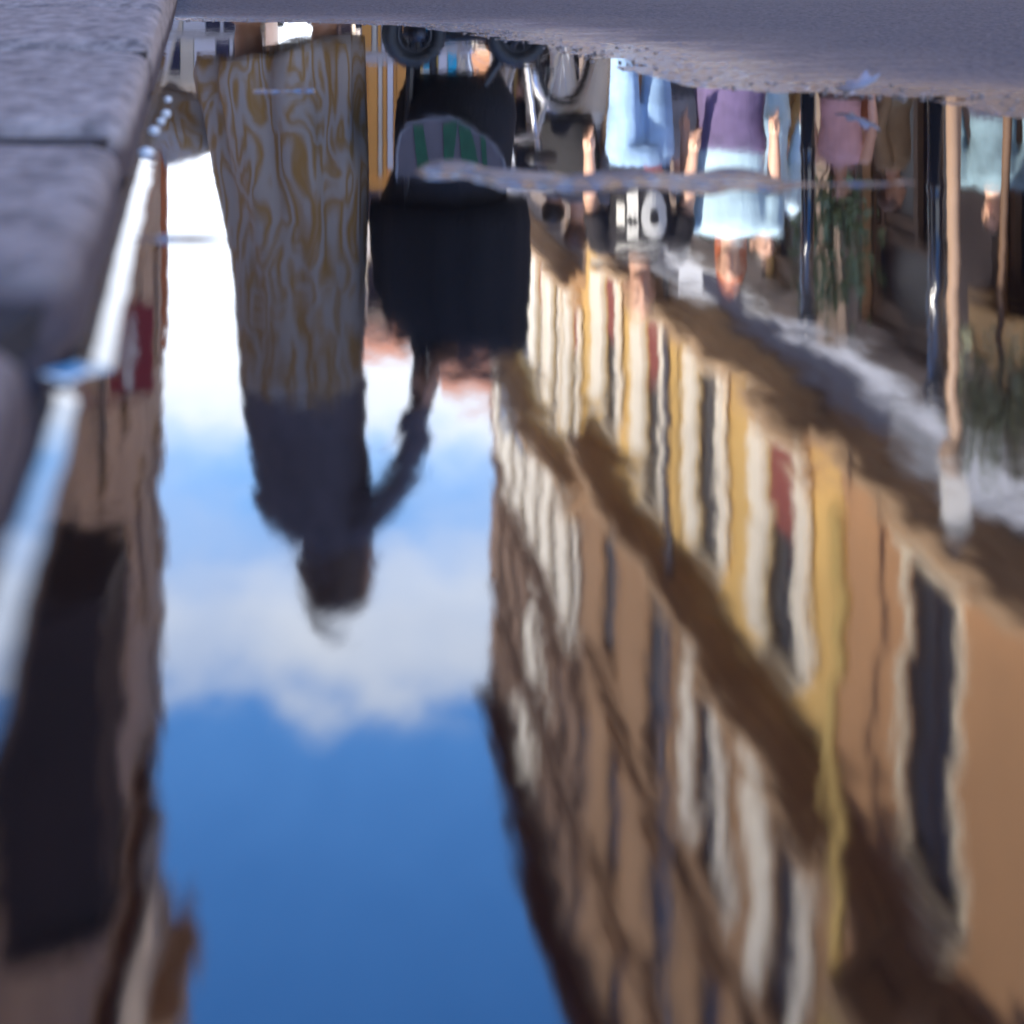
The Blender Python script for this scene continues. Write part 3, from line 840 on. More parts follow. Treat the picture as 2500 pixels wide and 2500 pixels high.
def person(label, loc, rz, H=1.75, skin=M_SKIN, top=None, sleeve='short', bottom=None, kind='trousers', hair=M_BROWNHAIR, long_hair=False, shoes=M_SHOE,
           stride=.12, arms=None, lean=0.0, vox=.009, slim=1.0, group=None):
    """facing local -y; arms = ((elbow, wrist) left, (elbow, wrist) right) in the 1.75 m frame"""
    t = thing('person', label, 'person', loc, rz, group)
    S = H / 1.75
    t.scale = (S, S, S)
    ln = lambda z: -lean * max(0, z - .95)
    body = MB()
    body.stack([(.90, 0, 0, .135*slim, .10), (.97, 0, ln(.97), .145*slim, .105), (1.08, 0, ln(1.08), .128*slim, .095), (1.22, 0, ln(1.22), .15*slim, .11), (1.34, 0, ln(1.34), .165*slim, .11), (1.42, 0, ln(1.42), .14*slim, .085), (1.47, 0, ln(1.47), .06, .06)], 18)
    hy = ln(1.62) * 1.1
    body.tube([(0, ln(1.42), 1.42), (0, ln(1.5), 1.50), (0, hy, 1.57)], [.055, .052, .05], 12)
    body.ball((0, hy + .008, 1.655), .074, .092, .10)                        # skull
    body.ball((0, hy - .022, 1.585), .056, .066, .062)                       # jaw
    body.tube([(0, hy - .083, 1.645), (0, hy - .103, 1.612)], [.009, .014], 8)  # nose
    for s in (-1, 1):
        body.ball((s*.075, hy + .012, 1.63), .011, .022, .032, 8, 6)        # ears
    if arms is None:
        arms = (((-.245, .03, 1.13), (-.25, -.05, .88)), ((.245, .03, 1.13), (.25, -.05, .88)))
    sh = [(-.185*slim, ln(1.405), 1.405), (.185*slim, ln(1.405), 1.405)]
    for s, (e, w) in zip(sh, arms):
        s, e, w = Vector(s), Vector(e), Vector(w)
        body.tube([s, s.lerp(e, .45), e, e.lerp(w, .3), w], [.056, .049, .04, .039, .027], 12)
        hand_mb(body, w, w - e, Vector((0, -1, .15)), .35)
    legs = []
    for i, s in enumerate((-1, 1)):
        st = stride * (1 if i == 0 else -1)
        hp, kn, an = Vector((s*.085, 0, .90)), Vector((s*.09, -st*.55 - .02, .49)), Vector((s*.09, -st + .02, .085 + (.03 if st < 0 else 0)))
        legs.append((hp, kn, an))
        body.tube([hp, hp.lerp(kn, .5), kn, kn.lerp(an, .35), an], [.085, .073, .055, .056, .036], 12)
        body.tube([an + Vector((0, .035, -.045)), an + Vector((0, -.05, -.05)), an + Vector((0, -.15, -.063))], [.034, .038, .028], 9, flat=.75)
    o = part('body', body, skin, t); remesh(o, vox)
    for s in (-1, 1):
        part('eye', MB().ball((s*.029, hy - .082, 1.648), .010, .006, .0065, 10, 6), M_EYE, t, True)
    part('mouth', MB().ball((0, hy - .084, 1.575), .022, .007, .007, 10, 6), M_LIP, t, True)
    # hair
    h = MB()
    h.ball((0, hy + .022, 1.672), .084, .096, .098)
    if long_hair:
        h.stack([(1.36, 0, hy + .085, .07, .03), (1.45, 0, hy + .08, .095, .045), (1.58, 0, hy + .06, .095, .06), (1.66, 0, hy + .04, .088, .075)], 14)
    ho = part('hair', h, hair, t); remesh(ho, .014, 2)
    # top
    if top is not None:
        g = MB()
        g.stack([(.93, 0, ln(.93), .158*slim, .122), (1.0, 0, ln(1.0), .16*slim, .122), (1.1, 0, ln(1.1), .152*slim, .118), (1.24, 0, ln(1.24), .17*slim, .13), (1.35, 0, ln(1.35), .18*slim, .128), (1.425, 0, ln(1.425), .15*slim, .10), (1.465, 0, ln(1.465), .078, .075)], 20)
        for s, (e, w) in zip(sh, arms):
            s, e, w = Vector(s), Vector(e), Vector(w)
            if sleeve == 'long': g.tube([s, s.lerp(e, .5), e, e.lerp(w, .5), e.lerp(w, .93)], [.074, .066, .056, .05, .042], 12)
            elif sleeve == 'short': g.tube([s, s.lerp(e, .35), s.lerp(e, .68)], [.075, .07, .068], 12)
        go = part('shirt', g, top, t); remesh(go, .013, 3)
    if bottom is not None:
        g = MB()
        if kind == 'skirt':
            g.stack([(.42, 0, .01, .22, .20), (.6, 0, .01, .205, .175), (.8, 0, .01, .185, .15), (.93, 0, ln(.93), .168*slim, .125), (1.02, 0, ln(1.02), .15*slim, .112)], 40, lambda a, z: 1 + .05*math.sin(a*11)*max(0, (1-z)))
            go = part('skirt', g, bottom, t, True)
        else:
            g.stack([(.86, 0, .0, .158*slim, .125), (.94, 0, ln(.94), .164*slim, .126), (1.02, 0, ln(1.02), .15*slim, .116)], 18)
            for (hp, kn, an) in legs:
                if kind == 'shorts': g.tube([hp, hp.lerp(kn, .5), hp.lerp(kn, .92)], [.10, .097, .096], 12)
                else: g.tube([hp, hp.lerp(kn, .5), kn, kn.lerp(an, .5), kn.lerp(an, .96)], [.10, .088, .074, .07, .066], 12)
            go = part(kind, g, bottom, t); remesh(go, .013, 2)
    for (hp, kn, an) in legs:
        g = MB().tube([an + Vector((0, .04, -.045)), an + Vector((0, -.04, -.045)), an + Vector((0, -.10, -.052)), an + Vector((0, -.165, -.06))], [.042, .047, .045, .033], 10, flat=.8)
        part('shoe', g, shoes, t, True)
    return t
def chest_patch(par, name, shapes, m, slim=1.0):
    """flat print that follows the front of the shirt; shapes = outlines in (x, z)"""
    mb = MB()
    for sh in shapes:
        pts = []
        for (x, z) in sh:
            ry = np.interp(z, [.93, 1.1, 1.24, 1.35], [.122, .118, .13, .128]) + .004
            rx = np.interp(z, [.93, 1.1, 1.24, 1.35], [.158, .152, .17, .18])
            pts.append((x, -ry * math.sqrt(max(.05, 1 - (x/rx)**2)), z))
        mb.poly(pts)
    return part(name, mb, m, par)
def quadstrip(x0, x1, z0, z1, n=5):
    return [[(x0+(x1-x0)*i/n, z0), (x0+(x1-x0)*(i+1)/n, z0), (x0+(x1-x0)*(i+1)/n, z1), (x0+(x1-x0)*i/n, z1)] for i in range(n)]
G0 = 0.014
# man in jeans and black printed T-shirt
D = 9.6
pj = person('man in light jeans and black T-shirt with big white print', (P(1562, D), D, G0), R(4), 1.76, M_SKIN, cloth('black cotton', (.018, .016, .022)), 'short',
            cloth('light denim', (.30, .46, .68), .35, 7), 'trousers', mat('sandy hair', (.4, .26, .14), .6, .3, 40), False, M_SHOEW, .10,
            (((-.255, .02, 1.14), (-.27, -.06, .90)), ((.255, .02, 1.14), (.27, -.06, .90))), vox=.008)
pr = cloth('white shirt print', (.8, .78, .72), .05)
glyph = []
for (cx, w_) in ((-.075, .05), (.02, .085)):
    pass
glyph += quadstrip(-.125, -.09, 1.16, 1.27, 2) + quadstrip(-.08, -.03, 1.10, 1.34, 2)
import math as _m
for ring in (1,):
    for k in range(18):
        a0, a1 = 2*math.pi*k/18, 2*math.pi*(k+1)/18
        c, ri, ro = (.045, 1.22), .022, .062
        glyph.append([(c[0]+ri*math.cos(a0), c[1]+ri*2.0*math.sin(a0)), (c[0]+ro*math.cos(a0), c[1]+ro*1.95*math.sin(a0)), (c[0]+ro*math.cos(a1), c[1]+ro*1.95*math.sin(a1)), (c[0]+ri*math.cos(a1), c[1]+ri*2.0*math.sin(a1))])
glyph += quadstrip(-.13, .11, 1.37, 1.385, 6)
glyph = [[(x * 1.12 + .008, 1.235 + (z - 1.235) * 1.12) for x, z in sh_] for sh_ in glyph]
chest_patch(pj, 'shirt_print', glyph, pr)
chest_patch(pj, 'hem_print', quadstrip(-.0, .10, .965, .985, 4) + quadstrip(.01, .11, .992, 1.012, 4) + quadstrip(.03, .09, 1.02, 1.04, 3), cloth('red shirt print', (.55, .08, .04)))
# ginger person in pale blue
D = 9.7
pg = person('ginger haired person in pale blue polo and purple skirt', (P(1782, D), D, G0), R(-10), 1.63, M_SKIN, cloth('pale blue cotton', (.46, .64, .74), .1), 'short',
            cloth('purple cloth', (.11, .08, .17), .25, 14), 'skirt', M_REDHAIR, True, M_SHOE, .08, slim=1.25, vox=.01)
D = 11.0
p5 = person('person in pale blue shirt and trousers behind the purple skirt', (P(1862, D), D, G0), R(20), 1.72, M_SKIN, cloth('sky blue cotton', (.5, .66, .75), .1), 'long',
            cloth('faded blue trousers', (.4, .56, .66), .15), 'trousers', M_DARKHAIR, vox=.012)
D = 12.8
p6 = person('person in pink top with bare arms near the black post', (P(2052, D), D, G0), R(-25), 1.60, M_SKIN, cloth('pink cotton', (.62, .36, .36), .15), 'none',
            cloth('brown skirt cloth', (.13, .07, .05), .2), 'skirt', M_BROWNHAIR, True, vox=.012)
D = 12.4
p7 = person('person in teal shirt with navy trousers by the lamp', (P(2425, D), D, G0), R(-30), 1.74, M_SKIN, cloth('teal blue cotton', (.14, .22, .27), .25), 'long',
            cloth('navy cotton', (.03, .03, .06), .2), 'trousers', M_DARKHAIR, vox=.012)
D = 11.6
p8 = person('person in cream trousers and grey jacket beyond the bicycle', (P(1412, D), D, G0), R(150), 1.72, M_SKIN, cloth('grey wool', (.16, .15, .15), .2), 'long',
            cloth('cream linen', (.72, .66, .54), .08), 'trousers', M_BROWNHAIR, vox=.013, stride=.16)
D = 12.2
p9 = person('person in black coat and trousers beside the cream trousers', (P(1352, D), D, G0), R(170), 1.66, M_SKIN, cloth('black wool', (.016, .014, .018), .2), 'long',
            cloth('black denim', (.02, .018, .024), .2), 'trousers', M_DARKHAIR, vox=.014)
D = 13.5
p10 = person('person in brown jacket standing before the shop windows', (P(2180, D), D, G0), R(60), 1.73, M_SKIN2, cloth('tan suede', (.3, .19, .1), .2), 'long',
             cloth('khaki cotton', (.34, .27, .17), .15), 'trousers', M_BROWNHAIR, vox=.014)
D = 20.0
p11 = person('distant person in navy coat left of the patterned skirt', (P(560, D), D, G0), R(160), 1.7, M_SKIN, cloth('navy wool', (.02, .022, .05), .2), 'long',
             cloth('navy trousers', (.02, .02, .04), .2), 'trousers', M_DARKHAIR, vox=.02)

for (lab, x, D, rz, c1, c2) in (('person in dark brown coat far behind the lamp post', 2390, 15.5, 30, (.05, .035, .03), (.03, .03, .035)),
                               ('person in rust jumper in front of the shop doors', 2120, 16.5, -40, (.3, .1, .05), (.04, .035, .04)),
                               ('person in ochre jacket between purple skirt and pink top', 1930, 15.0, 100, (.4, .24, .08), (.06, .05, .05)),
                               ('person in grey shirt half hidden behind the black T-shirt', 1660, 14.0, 170, (.3, .28, .27), (.1, .09, .09))):
    nm = lab.split(' in ')[1].split(' ')[0:2]
    person(lab, (P(x, D), D, G0), R(rz), 1.7, M_SKIN, cloth(' '.join(nm) + ' cloth', c1), 'long', cloth(' '.join(nm) + ' trousers', c2), 'trousers', M_BROWNHAIR, vox=.018)

# ------------------------------------------------------------------ woman in the patterned skirt
DW = 4.7
wx, wz = (lambda x: P(x, DW)), (lambda y: Z(y, DW))
W = thing('person', 'woman in long ochre patterned skirt and dark top pushing a pushchair', 'person', (wx(770), DW, 0.012))
ox, oz = wx(770), 0.012
def WP(x, y, dy=0.0): return (wx(x) - ox, dy, wz(y) - oz)
def M_PATTERN():
    m = bpy.data.materials.new('ochre leaf print cotton'); m.use_nodes = True
    t = m.node_tree; b = t.nodes['Principled BSDF']; b.inputs['Roughness'].default_value = .9
    c = N(t, 'ShaderNodeTexCoord')
    mp = N(t, 'ShaderNodeMapping'); mp.inputs['Scale'].default_value = (1, 1, .42); t.links.new(c.outputs['Object'], mp.inputs['Vector'])
    n = N(t, 'ShaderNodeTexNoise'); n.inputs['Scale'].default_value = 12; n.inputs['Detail'].default_value = 1.6; n.inputs['Distortion'].default_value = 0.7
    t.links.new(mp.outputs[0], n.inputs['Vector'])
    mu = N(t, 'ShaderNodeMath', operation='MULTIPLY'); mu.inputs[1].default_value = 5.5; t.links.new(n.outputs['Fac'], mu.inputs[0])
    fr = N(t, 'ShaderNodeMath', operation='PINGPONG'); fr.inputs[1].default_value = 0.5; t.links.new(mu.outputs[0], fr.inputs[0])
    r = N(t, 'ShaderNodeValToRGB')
    r.color_ramp.elements[0].position, r.color_ramp.elements[1].position = .03, .36
    r.color_ramp.elements[0].color = (.28, .14, .035, 1); r.color_ramp.elements[1].color = (.33, .26, .215, 1)
    t.links.new(fr.outputs[0], r.inputs['Fac']); t.links.new(r.outputs['Color'], b.inputs['Base Color'])
    return m
pat = M_PATTERN()
sk = MB()
prof = [(112, 482, 890), (140, 476, 891), (180, 474, 893), (240, 486, 895), (300, 500, 897), (360, 512, 899), (430, 524, 901), (520, 545, 899), (620, 563, 896), (720, 575, 893), (820, 583, 890), (900, 588, 889), (950, 592, 889)]
rows = []
nseg = 96
for (y, xl, xr) in prof:
    z = wz(y) - oz
    cx, rx = (wx(xl) + wx(xr)) / 2 - ox, (wx(xr) - wx(xl)) / 2
    fl = max(0.0, min(1.0, (1.02 - z) / .85))
    ring = []
    for j in range(nseg):
        a = 2 * math.pi * j / nseg
        k = 1 + fl * (0.12 * math.sin(a * 9 + 1.3 * math.sin(z * 5)) + .045 * math.sin(a * 17 + z * 6)) * (1 - abs(math.cos(a)) ** 6)
        ring.append((cx + math.cos(a) * rx * k, math.sin(a) * max(.13, rx * .78) * k, z + .012 * math.sin(a * 3 + .5) * (1 if y < 130 else 0) - (.03 * math.cos(a) if y < 160 else 0)))
    rings_ok = rows.append(ring)
sk.rings(rows, cap=False)
sko = part('skirt', sk, pat, W, True)
so_ = sko.modifiers.new('cloth', 'SOLIDIFY'); so_.thickness = .004
# trailing flare of the skirt behind her
tl = MB()
ft = []
for i in range(13):
    q = i / 12
    x = 540 - 150 * q
    yc, hh = 300 + 8 * math.sin(q * 3), 62 + 40 * q
    ring = []
    for j in range(20):
        a = 2 * math.pi * j / 20
        zz = wz(yc + math.sin(a) * hh * (1 + .06 * math.sin(a * 5))) - oz
        ring.append((wx(x + 10 * math.sin(a * 2 + q * 4)) - ox, .03 + (.05 + .05 * q) * math.cos(a) + .02 * math.sin(zz * 40 + q * 5), zz))
    ft.append(ring)
tl.rings(ft)
part('skirt_tail', tl, pat, W, True)
bd = MB()                                    # body: torso, head, arms and legs in one surface
M_TOP = cloth('grey violet knit', (.11, .088, .10), .2, 20)
hx, hyy = WP(835, 1450)[0], 0.0
bd.stack([(.92, -.03, 0, .115, .1), (1.05, -.02, 0, .11, .095), (1.2, -.01, 0, .12, .1), (1.3, .01, 0, .11, .085), (1.36, .04, 0, .06, .06)], 18)
bd.tube([(.035, 0, 1.3), (.05, 0, 1.4), (hx, -.01, 1.46)], [.06, .05, .05], 12)
hz = wz(1430) - oz
bd.ball((hx, 0, hz), .078, .082, .097)
bd.ball((hx + .035, -.0, hz - .075), .05, .05, .05)
bd.tube([(hx + .078, -.01, hz - .015), (hx + .096, -.012, hz - .045)], [.009, .013], 8)
e1, w1 = WP(1000, 1110, -.10), WP(1034, 945, -.16)
s1 = WP(868, 1262, -.05)
bd.tube([s1, Vector(s1).lerp(Vector(e1), .5), e1, Vector(e1).lerp(Vector(w1), .4), w1], [.05, .045, .038, .036, .026], 12)
hand_mb(bd, w1, Vector(w1) - Vector(e1), (0, -1, .2), .9)
s2, e2, w2 = WP(715, 1200, .06), WP(675, 1080, .09), WP(740, 1010, .16)
bd.tube([s2, e2, w2], [.05, .04, .027], 12); hand_mb(bd, w2, (.3, -.3, -1), (0, -1, 0), .5)
for (hx_, kx, ax, ay) in ((-.10, -.15, -.18, .05), (-.0, .02, .03, -.06)):
    bd.tube([(hx_, 0, .92), (kx, ay * .4, .5), (ax, ay, .09)], [.075, .052, .036], 12)
    bd.tube([(ax - .035, ay, .045), (ax + .05, ay, .04), (ax + .14, ay, .026)], [.034, .036, .026], 9, flat=.75)
o = part('body', bd, M_SKIN2, W); remesh(o, .009)
tp = MB()
tp.stack([(wz(y) - oz, (wx(a) + wx(b)) / 2 - ox, 0, (wx(b) - wx(a)) / 2, ry) for (y, a, b, ry) in
          ((925, 586, 892, .13), (980, 592, 895, .13), (1060, 604, 897, .125), (1140, 612, 900, .125), (1200, 628, 903, .12), (1245, 652, 906, .115), (1295, 688, 909, .105), (1345, 726, 909, .09), (1395, 758, 906, .075), (1430, 775, 900, .06))], 26)
tp.tube([s1, Vector(s1).lerp(Vector(e1), .5), e1, Vector(e1).lerp(Vector(w1), .9)], [.056, .048, .042, .036], 12)
tp.tube([s2, e2, Vector(e2).lerp(Vector(w2), .9)], [.06, .052, .042], 12)
o = part('sweater', tp, M_TOP, W); remesh(o, .012)
hr = MB(); hr.ball((hx - .008, -.014, hz + .012), .079, .088, .094); hr.ball((hx + .0, -.03, hz - .05), .075, .06, .07); hr.ball((hx - .05, .0, hz - .045), .062, .07, .07)
o = part('hair', hr, M_BROWNHAIR, W); remesh(o, .012)
for s in (-1, 1): part('eye', MB().ball((hx + .066, s*.032, hz + .005), .006, .010, .0065, 10, 6), M_EYE, W, True)
part('mouth', MB().ball((hx + .078, 0, hz - .078), .007, .02, .006, 10, 6), M_LIP, W, True)
for (ax, ay) in ((-.18, .05), (.03, -.06)):
    part('sandal', MB().box(ax - .07, ax + .17, ay - .042, ay + .042, -.002, .012).tube([(ax + .09, ay - .042, .01), (ax + .085, ay, .075), (ax + .09, ay + .042, .01)], .008, 6), M_SHOE, W)

# ------------------------------------------------------------------ pushchair
B = thing('pushchair', 'black pushchair with rounded hood and grey basket pushed by the woman', 'pushchair', (wx(1080), DW - .05, 0.012))
bx = wx(1080)
def BP(x, y, dy=0.0): return (wx(x) - bx, dy, wz(y) - oz)
M_HOOD = cloth('black hood cloth', (.005, .0045, .007), .3, 12)
hd_ = MB()
prof = [(486, 905, 1286), (540, 903, 1290), (620, 906, 1291), (700, 917, 1291), (760, 936, 1291), (815, 968, 1290), (852, 1008, 1286), (874, 1060, 1240)]
hd_.stack([(wz(y) - oz, (wx(a) + wx(b)) / 2 - bx, .05, (wx(b) - wx(a)) / 2, ry) for (y, a, b), ry in zip(prof, (.2, .22, .24, .24, .23, .21, .16, .07))], 60, lambda a, z: 1 + .018 * math.sin(a * 12 + 5 * z) + .012 * math.sin(z * 70 + 2 * a))
part('hood', hd_, M_HOOD, B, True)
seat = MB(); seat.stack([(.20, .03, .05, .12, .16), (.26, .035, .05, .15, .2), (.30, .035, .05, .155, .22), (.44, .025, .06, .15, .2), (wz(486) - oz - .004, 0, .06, .16, .18)], 24)
part('seat', seat, cloth('black seat cloth', (.006, .005, .008), .3, 12), B, True)
bk = MB()
x0, x1 = BP(985, 300)[0], BP(1240, 300)[0]
arc = [(985, 402), (986, 340), (995, 300), (1015, 276), (1055, 262), (1105, 264), (1155, 284), (1200, 318), (1228, 356), (1240, 402)]
bk.prism([(BP(a, b)[0], BP(a, b)[2]) for a, b in arc], 1, -.235, -.165)
bko = part('basket', bk, mat('grey mesh cloth', (.13, .11, .125), .8, .12, 30), B)
part('basket_rim', MB().tube([BP(a, b, -.236) for a, b in arc], .004, 6), mat('pale piping', (.2, .19, .21), .6, .1, 20), bko, True)
gr = MB()
def gpoly(pts): gr.prism([(x0 + (x1-x0)*a, .285 + .15*b) for a, b in pts], 1, -.2385, -.2355)
for (a, w_) in ((.12, .13), ):
    gpoly([(.15, .12), (.24, .12), (.30, .82), (.19, .82)])
gpoly([(.42, .1), (.55, .05), (.50, .88), (.43, .8)]); gpoly([(.555, .08), (.66, .12), (.74, .7), (.70, .9), (.60, .92)]); gpoly([(.75, .25), (.80, .3), (.82, .75), (.78, .8)])
part('basket_print', gr, mat('green print', (.01, .085, .04), .7, .25, 40), bko)
ch = MB()
for s in (-1, 1):
    yy_ = -.08 if s < 0 else .20
    ch.tube([(-.07, yy_, .10), (-.08, yy_, .30), (-.08, yy_, .6), (-.06, yy_ * .8, .93)], .011, 8)
    ch.tube([(.19, yy_ * .8, .10), (.05, yy_, .30), (-.10, yy_, .36)], .011, 8)
    ch.tube([(-.07, yy_, .10), (.19, yy_ * .8, .10)], .010, 8)
part('chassis', ch, M_IRON, B)
hl = MB().tube([(-.06, -.06, .93), BP(1022, 935, -.17), BP(1030, 930, -.02), (-.06, .19, .93)], .014, 8)
part('handle', hl, M_IRON, B)
def wheel_mb(r, wd):
    m = MB(); rings = []
    for i in range(28):
        a = 2*math.pi*i/28
        rings.append([((r - .02 + .02*math.cos(b))*math.cos(a), wd*math.sin(b), (r - .02 + .02*math.cos(b))*math.sin(a)) for b in [2*math.pi*k/8 for k in range(8)]])
    m.rings(rings, closed=True); return m
def add_wheel(par, c, r, rz, wd=.02, rim=M_WHITE, spokes=8):
    w_ = part('wheel', wheel_mb(r, wd), mat('black rubber', (.012, .012, .014), .6, .2, 20), par, True, c)
    w_.rotation_euler = (0, 0, rz)
    m = MB(); rings = []
    for i in range(28):
        a = 2*math.pi*i/28
        rings.append([((r - .042 + .006*math.cos(b))*math.cos(a), .007*math.sin(b), (r - .042 + .006*math.cos(b))*math.sin(a)) for b in [2*math.pi*k/6 for k in range(6)]])
    m.rings(rings, closed=True)
    m.tube([(0, -.03, 0), (0, .03, 0)], .02, 8)
    for i in range(spokes):
        a = 2*math.pi*i/spokes
        m.tube([(0, .012*(-1)**i, 0), (math.cos(a)*(r-.042), 0, math.sin(a)*(r-.042))], .0025, 5)
    part('rim', m, rim, w_, True)
    return w_
for (x, y_, r) in ((-.06, -.17, .085), (-.08, .25, .085), (.19, -.16, .085), (.17, .2, .085)):
    add_wheel(B, (x, y_, r), r, R(25), rim=M_IRON, spokes=6)

# ------------------------------------------------------------------ bicycle
D = 9.3
K = thing('bicycle', 'silver framed bicycle with thin wheels parked behind the pushchair', 'bicycle', (P(1262, D), D, G0), R(62))
M_SILVER = mat('silver paint', (.6, .6, .62), .3, .05, 5, metal=.6)
add_wheel(K, (-.52, 0, .34), .34, 0, .018, M_SILVER, 18); add_wheel(K, (.52, 0, .34), .34, 0, .018, M_SILVER, 18)
fr = MB()
for a, b in (((-.30, 0, .86), (-.52, 0, .34)), ((-.30, 0, .84), (.06, 0, .30)), ((-.27, 0, .80), (.22, 0, .82)), ((.24, 0, .9), (.06, 0, .30)), ((.06, 0, .30), (.52, 0, .34)), ((.22, 0, .80), (.52, 0, .34))):
    fr.tube([a, b], .016, 8)
part('frame', fr, M_SILVER, K, True)
part('saddle', MB().ball((.27, 0, .93), .13, .07, .035), M_IRON, K, True)
part('handlebar', MB().tube([(-.30, 0, .86), (-.31, 0, 1.0)], .014, 8).tube([(-.16, -.28, 1.03), (-.31, -.2, 1.01), (-.31, .2, 1.01), (-.16, .28, 1.03)], .013, 8), M_SILVER, K, True)
part('pedal', MB().tube([(.06, -.1, .30), (.06, .1, .30)], .012, 6).box(.02, .12, .08, .16, .12, .14).box(0, .1, -.16, -.08, .46, .48).tube([(.06, .08, .3), (.07, .09, .13)], .009, 6).tube([(.06, -.08, .3), (.05, -.09, .47)], .009, 6), M_IRON, K)
part('mudguard', MB().tube([(.52 + .37*math.cos(a), 0, .34 + .37*math.sin(a)) for a in [R(20 + 14*i) for i in range(11)]], .022, 6), M_SILVER, K, True)
part('child_seat', MB().stack([(.72, .55, 0, .13, .14), (.78, .56, 0, .15, .16), (.95, .63, 0, .10, .16), (1.15, .66, 0, .05, .14)], 14), M_HOOD, K, True)

# ------------------------------------------------------------------ stalls, posts, lamp, plants
def stall(label, x0p, x1p, D, top, board, stripes, canopy=None, rz=0.0):
    X0, X1 = P(x0p, D), P(x1p, D)
    s = thing('market_stall', label, 'stall', ((X0+X1)/2, D, 0.0), rz)
    w_ = X1 - X0
    part('back_board', MB().box(-w_/2, w_/2, .2, .26, .25, top), board, s)
    part('counter', MB().box(-w_/2, w_/2, -.4, .2, .62, .7).box(-w_/2+.03, w_/2-.03, -.38, .18, .06, .615), M_PALE if board is not M_RED else board, s)
    for sx in (-1, 1):
        for sy in (-.36, .16):
            part('leg', MB().box(sx*(w_/2-.04)-.03, sx*(w_/2-.04)+.03, sy-.03, sy+.03, -.005, .058), M_IRON, s)
    n = len(stripes); x = -w_/2 + .04
    for (fw, m) in stripes:
        ww = fw * (w_ - .08)
        part('display_card', MB().box(x+.005, x+ww-.005, -.425, -.402, .1, .6), m, s)
        part('display_card', MB().box(x+.005, x+ww-.005, .17, .197, .72, top-.05-.1*random.random()), m, s)
        x += ww
    if canopy is not None:
        for sx in (-1, 1):
            part('post', MB().tube([(sx*(w_/2-.03), -.43, 0), (sx*(w_/2-.03), -.43, 2.35)], .02, 6), M_IRON, s)
        part('canopy', MB().prism([(-.6, 2.3), (.35, 2.36), (.35, 2.5), (-.1, 2.72), (-.6, 2.38)], 0, -w_/2-.15, w_/2+.15), canopy, s)
    return s
cr, cy, yl, og, wh, nv = (mat('cream card', (.75, .68, .52), .7, .1, 4), mat('cyan card', (.02, .5, .72), .6, .15, 4), mat('yellow card', (.75, .48, .06), .6, .1, 4),
                         mat('orange board', (.9, .42, .09), .7, .1, 2), mat('white card', (.8, .8, .8), .6, .05, 4), mat('navy card', (.02, .02, .06), .6, .2, 4))
stall('stall of cream, cyan and yellow cards seen past the pushchair', 935, 1145, 15.5, 1.0, cr, [(.16, cr), (.05, nv), (.12, wh), (.06, cr), (.06, yl), (.15, cy), (.05, yl), (.12, wh), (.13, cy), (.1, cr)])
stall('orange display board with pale stripes beside the patterned skirt', 880, 1008, 14.2, Z(468, 14.2), og, [(.25, og), (.12, cr), (.1, og), (.16, wh), (.07, og), (.3, og)])
stall('stall of cream and white panels left of the patterned skirt', 395, 640, 18.0, 1.15, cr, [(.12, nv), (.15, cr), (.24, wh), (.15, nv), (.04, wh), (.12, nv), (.08, cr), (.1, og)])

def post(label, x, D, h, r=.05):
    t = thing('street_post', label, 'post', (P(x, D), D, 0.0), 0, 'glossy black street posts')
    part('shaft', MB().tube([(0,0,.3),(0,0,h)], [r, r*.82], 16, rnd=False), M_GLOSS, t, True)
    part('base', MB().tube([(0,0,-.01),(0,0,.12),(0,0,.26),(0,0,.34)], [r*2, r*1.9, r*1.35, r*1.1], 16, rnd=False), M_GLOSS, t, True)
    part('collar', MB().tube([(0,0,h*.5),(0,0,h*.5+.03),(0,0,h*.5+.07)], [r*.95, r*1.12, r*.93], 16), M_GLOSS, t, True)
    part('finial', MB().ball((0,0,h+r*1.1), r*1.35, r*1.35, r*1.6), M_GLOSS, t, True)
post('glossy black post left of the pink top', 1972, 8.6, 1.55, .036)
post('tall glossy black post beside the pale lamp post', 2284, 8.6, 1.9, .04)
post('glossy black post by the pale blue shirt', 1905, 12.0, 1.6, .035)
D = 9.85
L = thing('street_lamp', 'pale bronze lamp post with white glass lantern on the right', 'lamp', (P(2328, D), D, 0.0))
part('pole', MB().tube([(0,0,.5),(0,0,1.2),(0,0,2.5)], [.045, .036, .03], 14), M_LAMPPOLE, L, True)
part('base', MB().tube([(0,0,-.01),(0,0,.12),(0,0,.3),(0,0,.52)], [.14, .13, .09, .06], 14, rnd=False), M_LAMPPOLE, L, True)
part('collar', MB().tube([(0,0,2.5),(0,0,2.54),(0,0,2.6)], [.045, .065, .05], 14), M_LAMPPOLE, L, True)
part('lantern', MB().rings([[(a*r_, b*r_, z) for a, b in ((-1,-1),(1,-1),(1,1),(-1,1))] for (r_, z) in ((.052, 2.62), (.07, 2.9))]), mat('white lamp glass', (.85, .83, .8), .3, .03, 3), L)
part('lantern_roof', MB().rings([[(a*r_, b*r_, z) for a, b in ((-1,-1),(1,-1),(1,1),(-1,1))] for (r_, z) in ((.082, 2.903), (.082, 2.92), (.03, 2.98), (.012, 3.02))]), M_IRON, L)

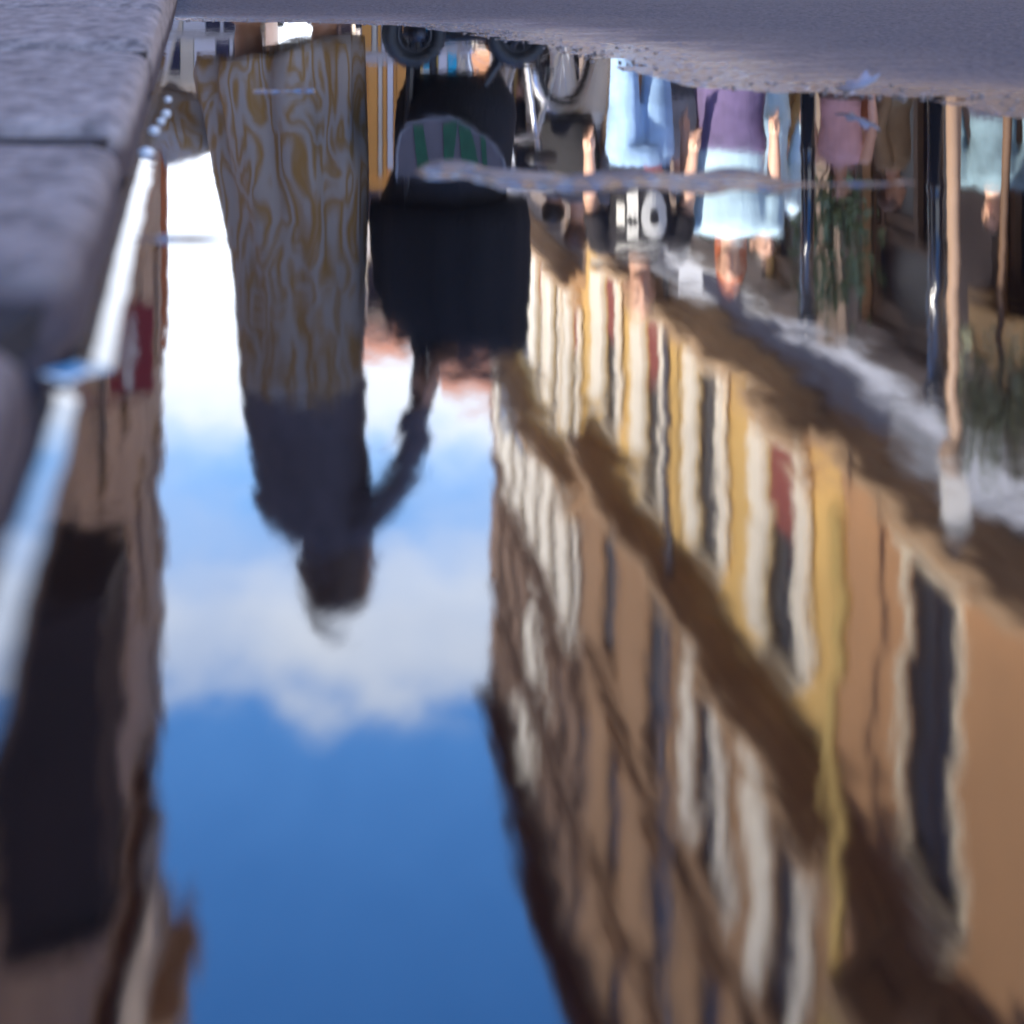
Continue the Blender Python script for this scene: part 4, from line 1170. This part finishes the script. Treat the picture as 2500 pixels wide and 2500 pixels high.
M_LEAF = mat('green leaf', (.10, .16, .06), .6, .45, 9, tint=(.2, .27, .14))
M_LEAFP = mat('silvery leaf', (.36, .40, .26), .6, .3, 9)
M_POT = mat('terracotta pot', (.35, .16, .09), .85, .2, 6)
def potted(label, x, D, h, r, leafm, n=520, seed=1, cz=.72, ch_=.27):
    t = thing('potted_tree', label, 'plant', (P(x, D), D, 0.0), 0, 'potted trees by the shops')
    part('pot', MB().tube([(0,0,-.005),(0,0,.05),(0,0,.42),(0,0,.46)], [.17, .18, .25, .27], 18, rnd=False), M_POT, t, True)
    rg = random.Random(seed)
    tr = MB().tube([(0,0,.4),(.03,.01,.9),(-.02,.02,h*.7),(.01,0,h*.9)], [.035, .03, .022, .01], 8)
    for i in range(9):
        a, z = rg.uniform(0, 6.28), rg.uniform(h*(cz-ch_), h*.85)
        tr.tube([(0,0,z),(math.cos(a)*r*.4, math.sin(a)*r*.4, z+.15),(math.cos(a)*r*.8, math.sin(a)*r*.8, z+.22)], [.012,.009,.005], 5)
    part('trunk', tr, M_WOOD, t, True)
    lv = MB()
    cl = [(Vector((rg.gauss(0,1), rg.gauss(0,1), rg.gauss(0,1))).normalized() * rg.uniform(.3, .9)) for _ in range(16)]
    for i in range(n):
        c = rg.choice(cl)
        p = Vector((c.x*r, c.y*r, h*cz + c.z*h*ch_)) + Vector((rg.gauss(0,.09), rg.gauss(0,.09), rg.gauss(0,.10)))
        d = Vector((rg.gauss(0,1), rg.gauss(0,1), rg.gauss(0,.8))).normalized()
        s_ = d.cross(Vector((rg.gauss(0,1), rg.gauss(0,1), rg.gauss(0,1)))).normalized()
        L_, w_ = rg.uniform(.07, .13), rg.uniform(.02, .035)
        lv.poly([p, p + d*L_*.5 + s_*w_, p + d*L_, p + d*L_*.5 - s_*w_])
    o = part('crown', lv, leafm, t)
    o['kind'] = 'stuff'
potted('leafy green potted tree beside the black post', 2035, 12.9, 2.6, .22, M_LEAF, 420, 3)
potted('silvery leaved potted tree at the right by the lamp post', 2450, 11.6, 3.35, .36, M_LEAFP, 520, 5, .84, .13)
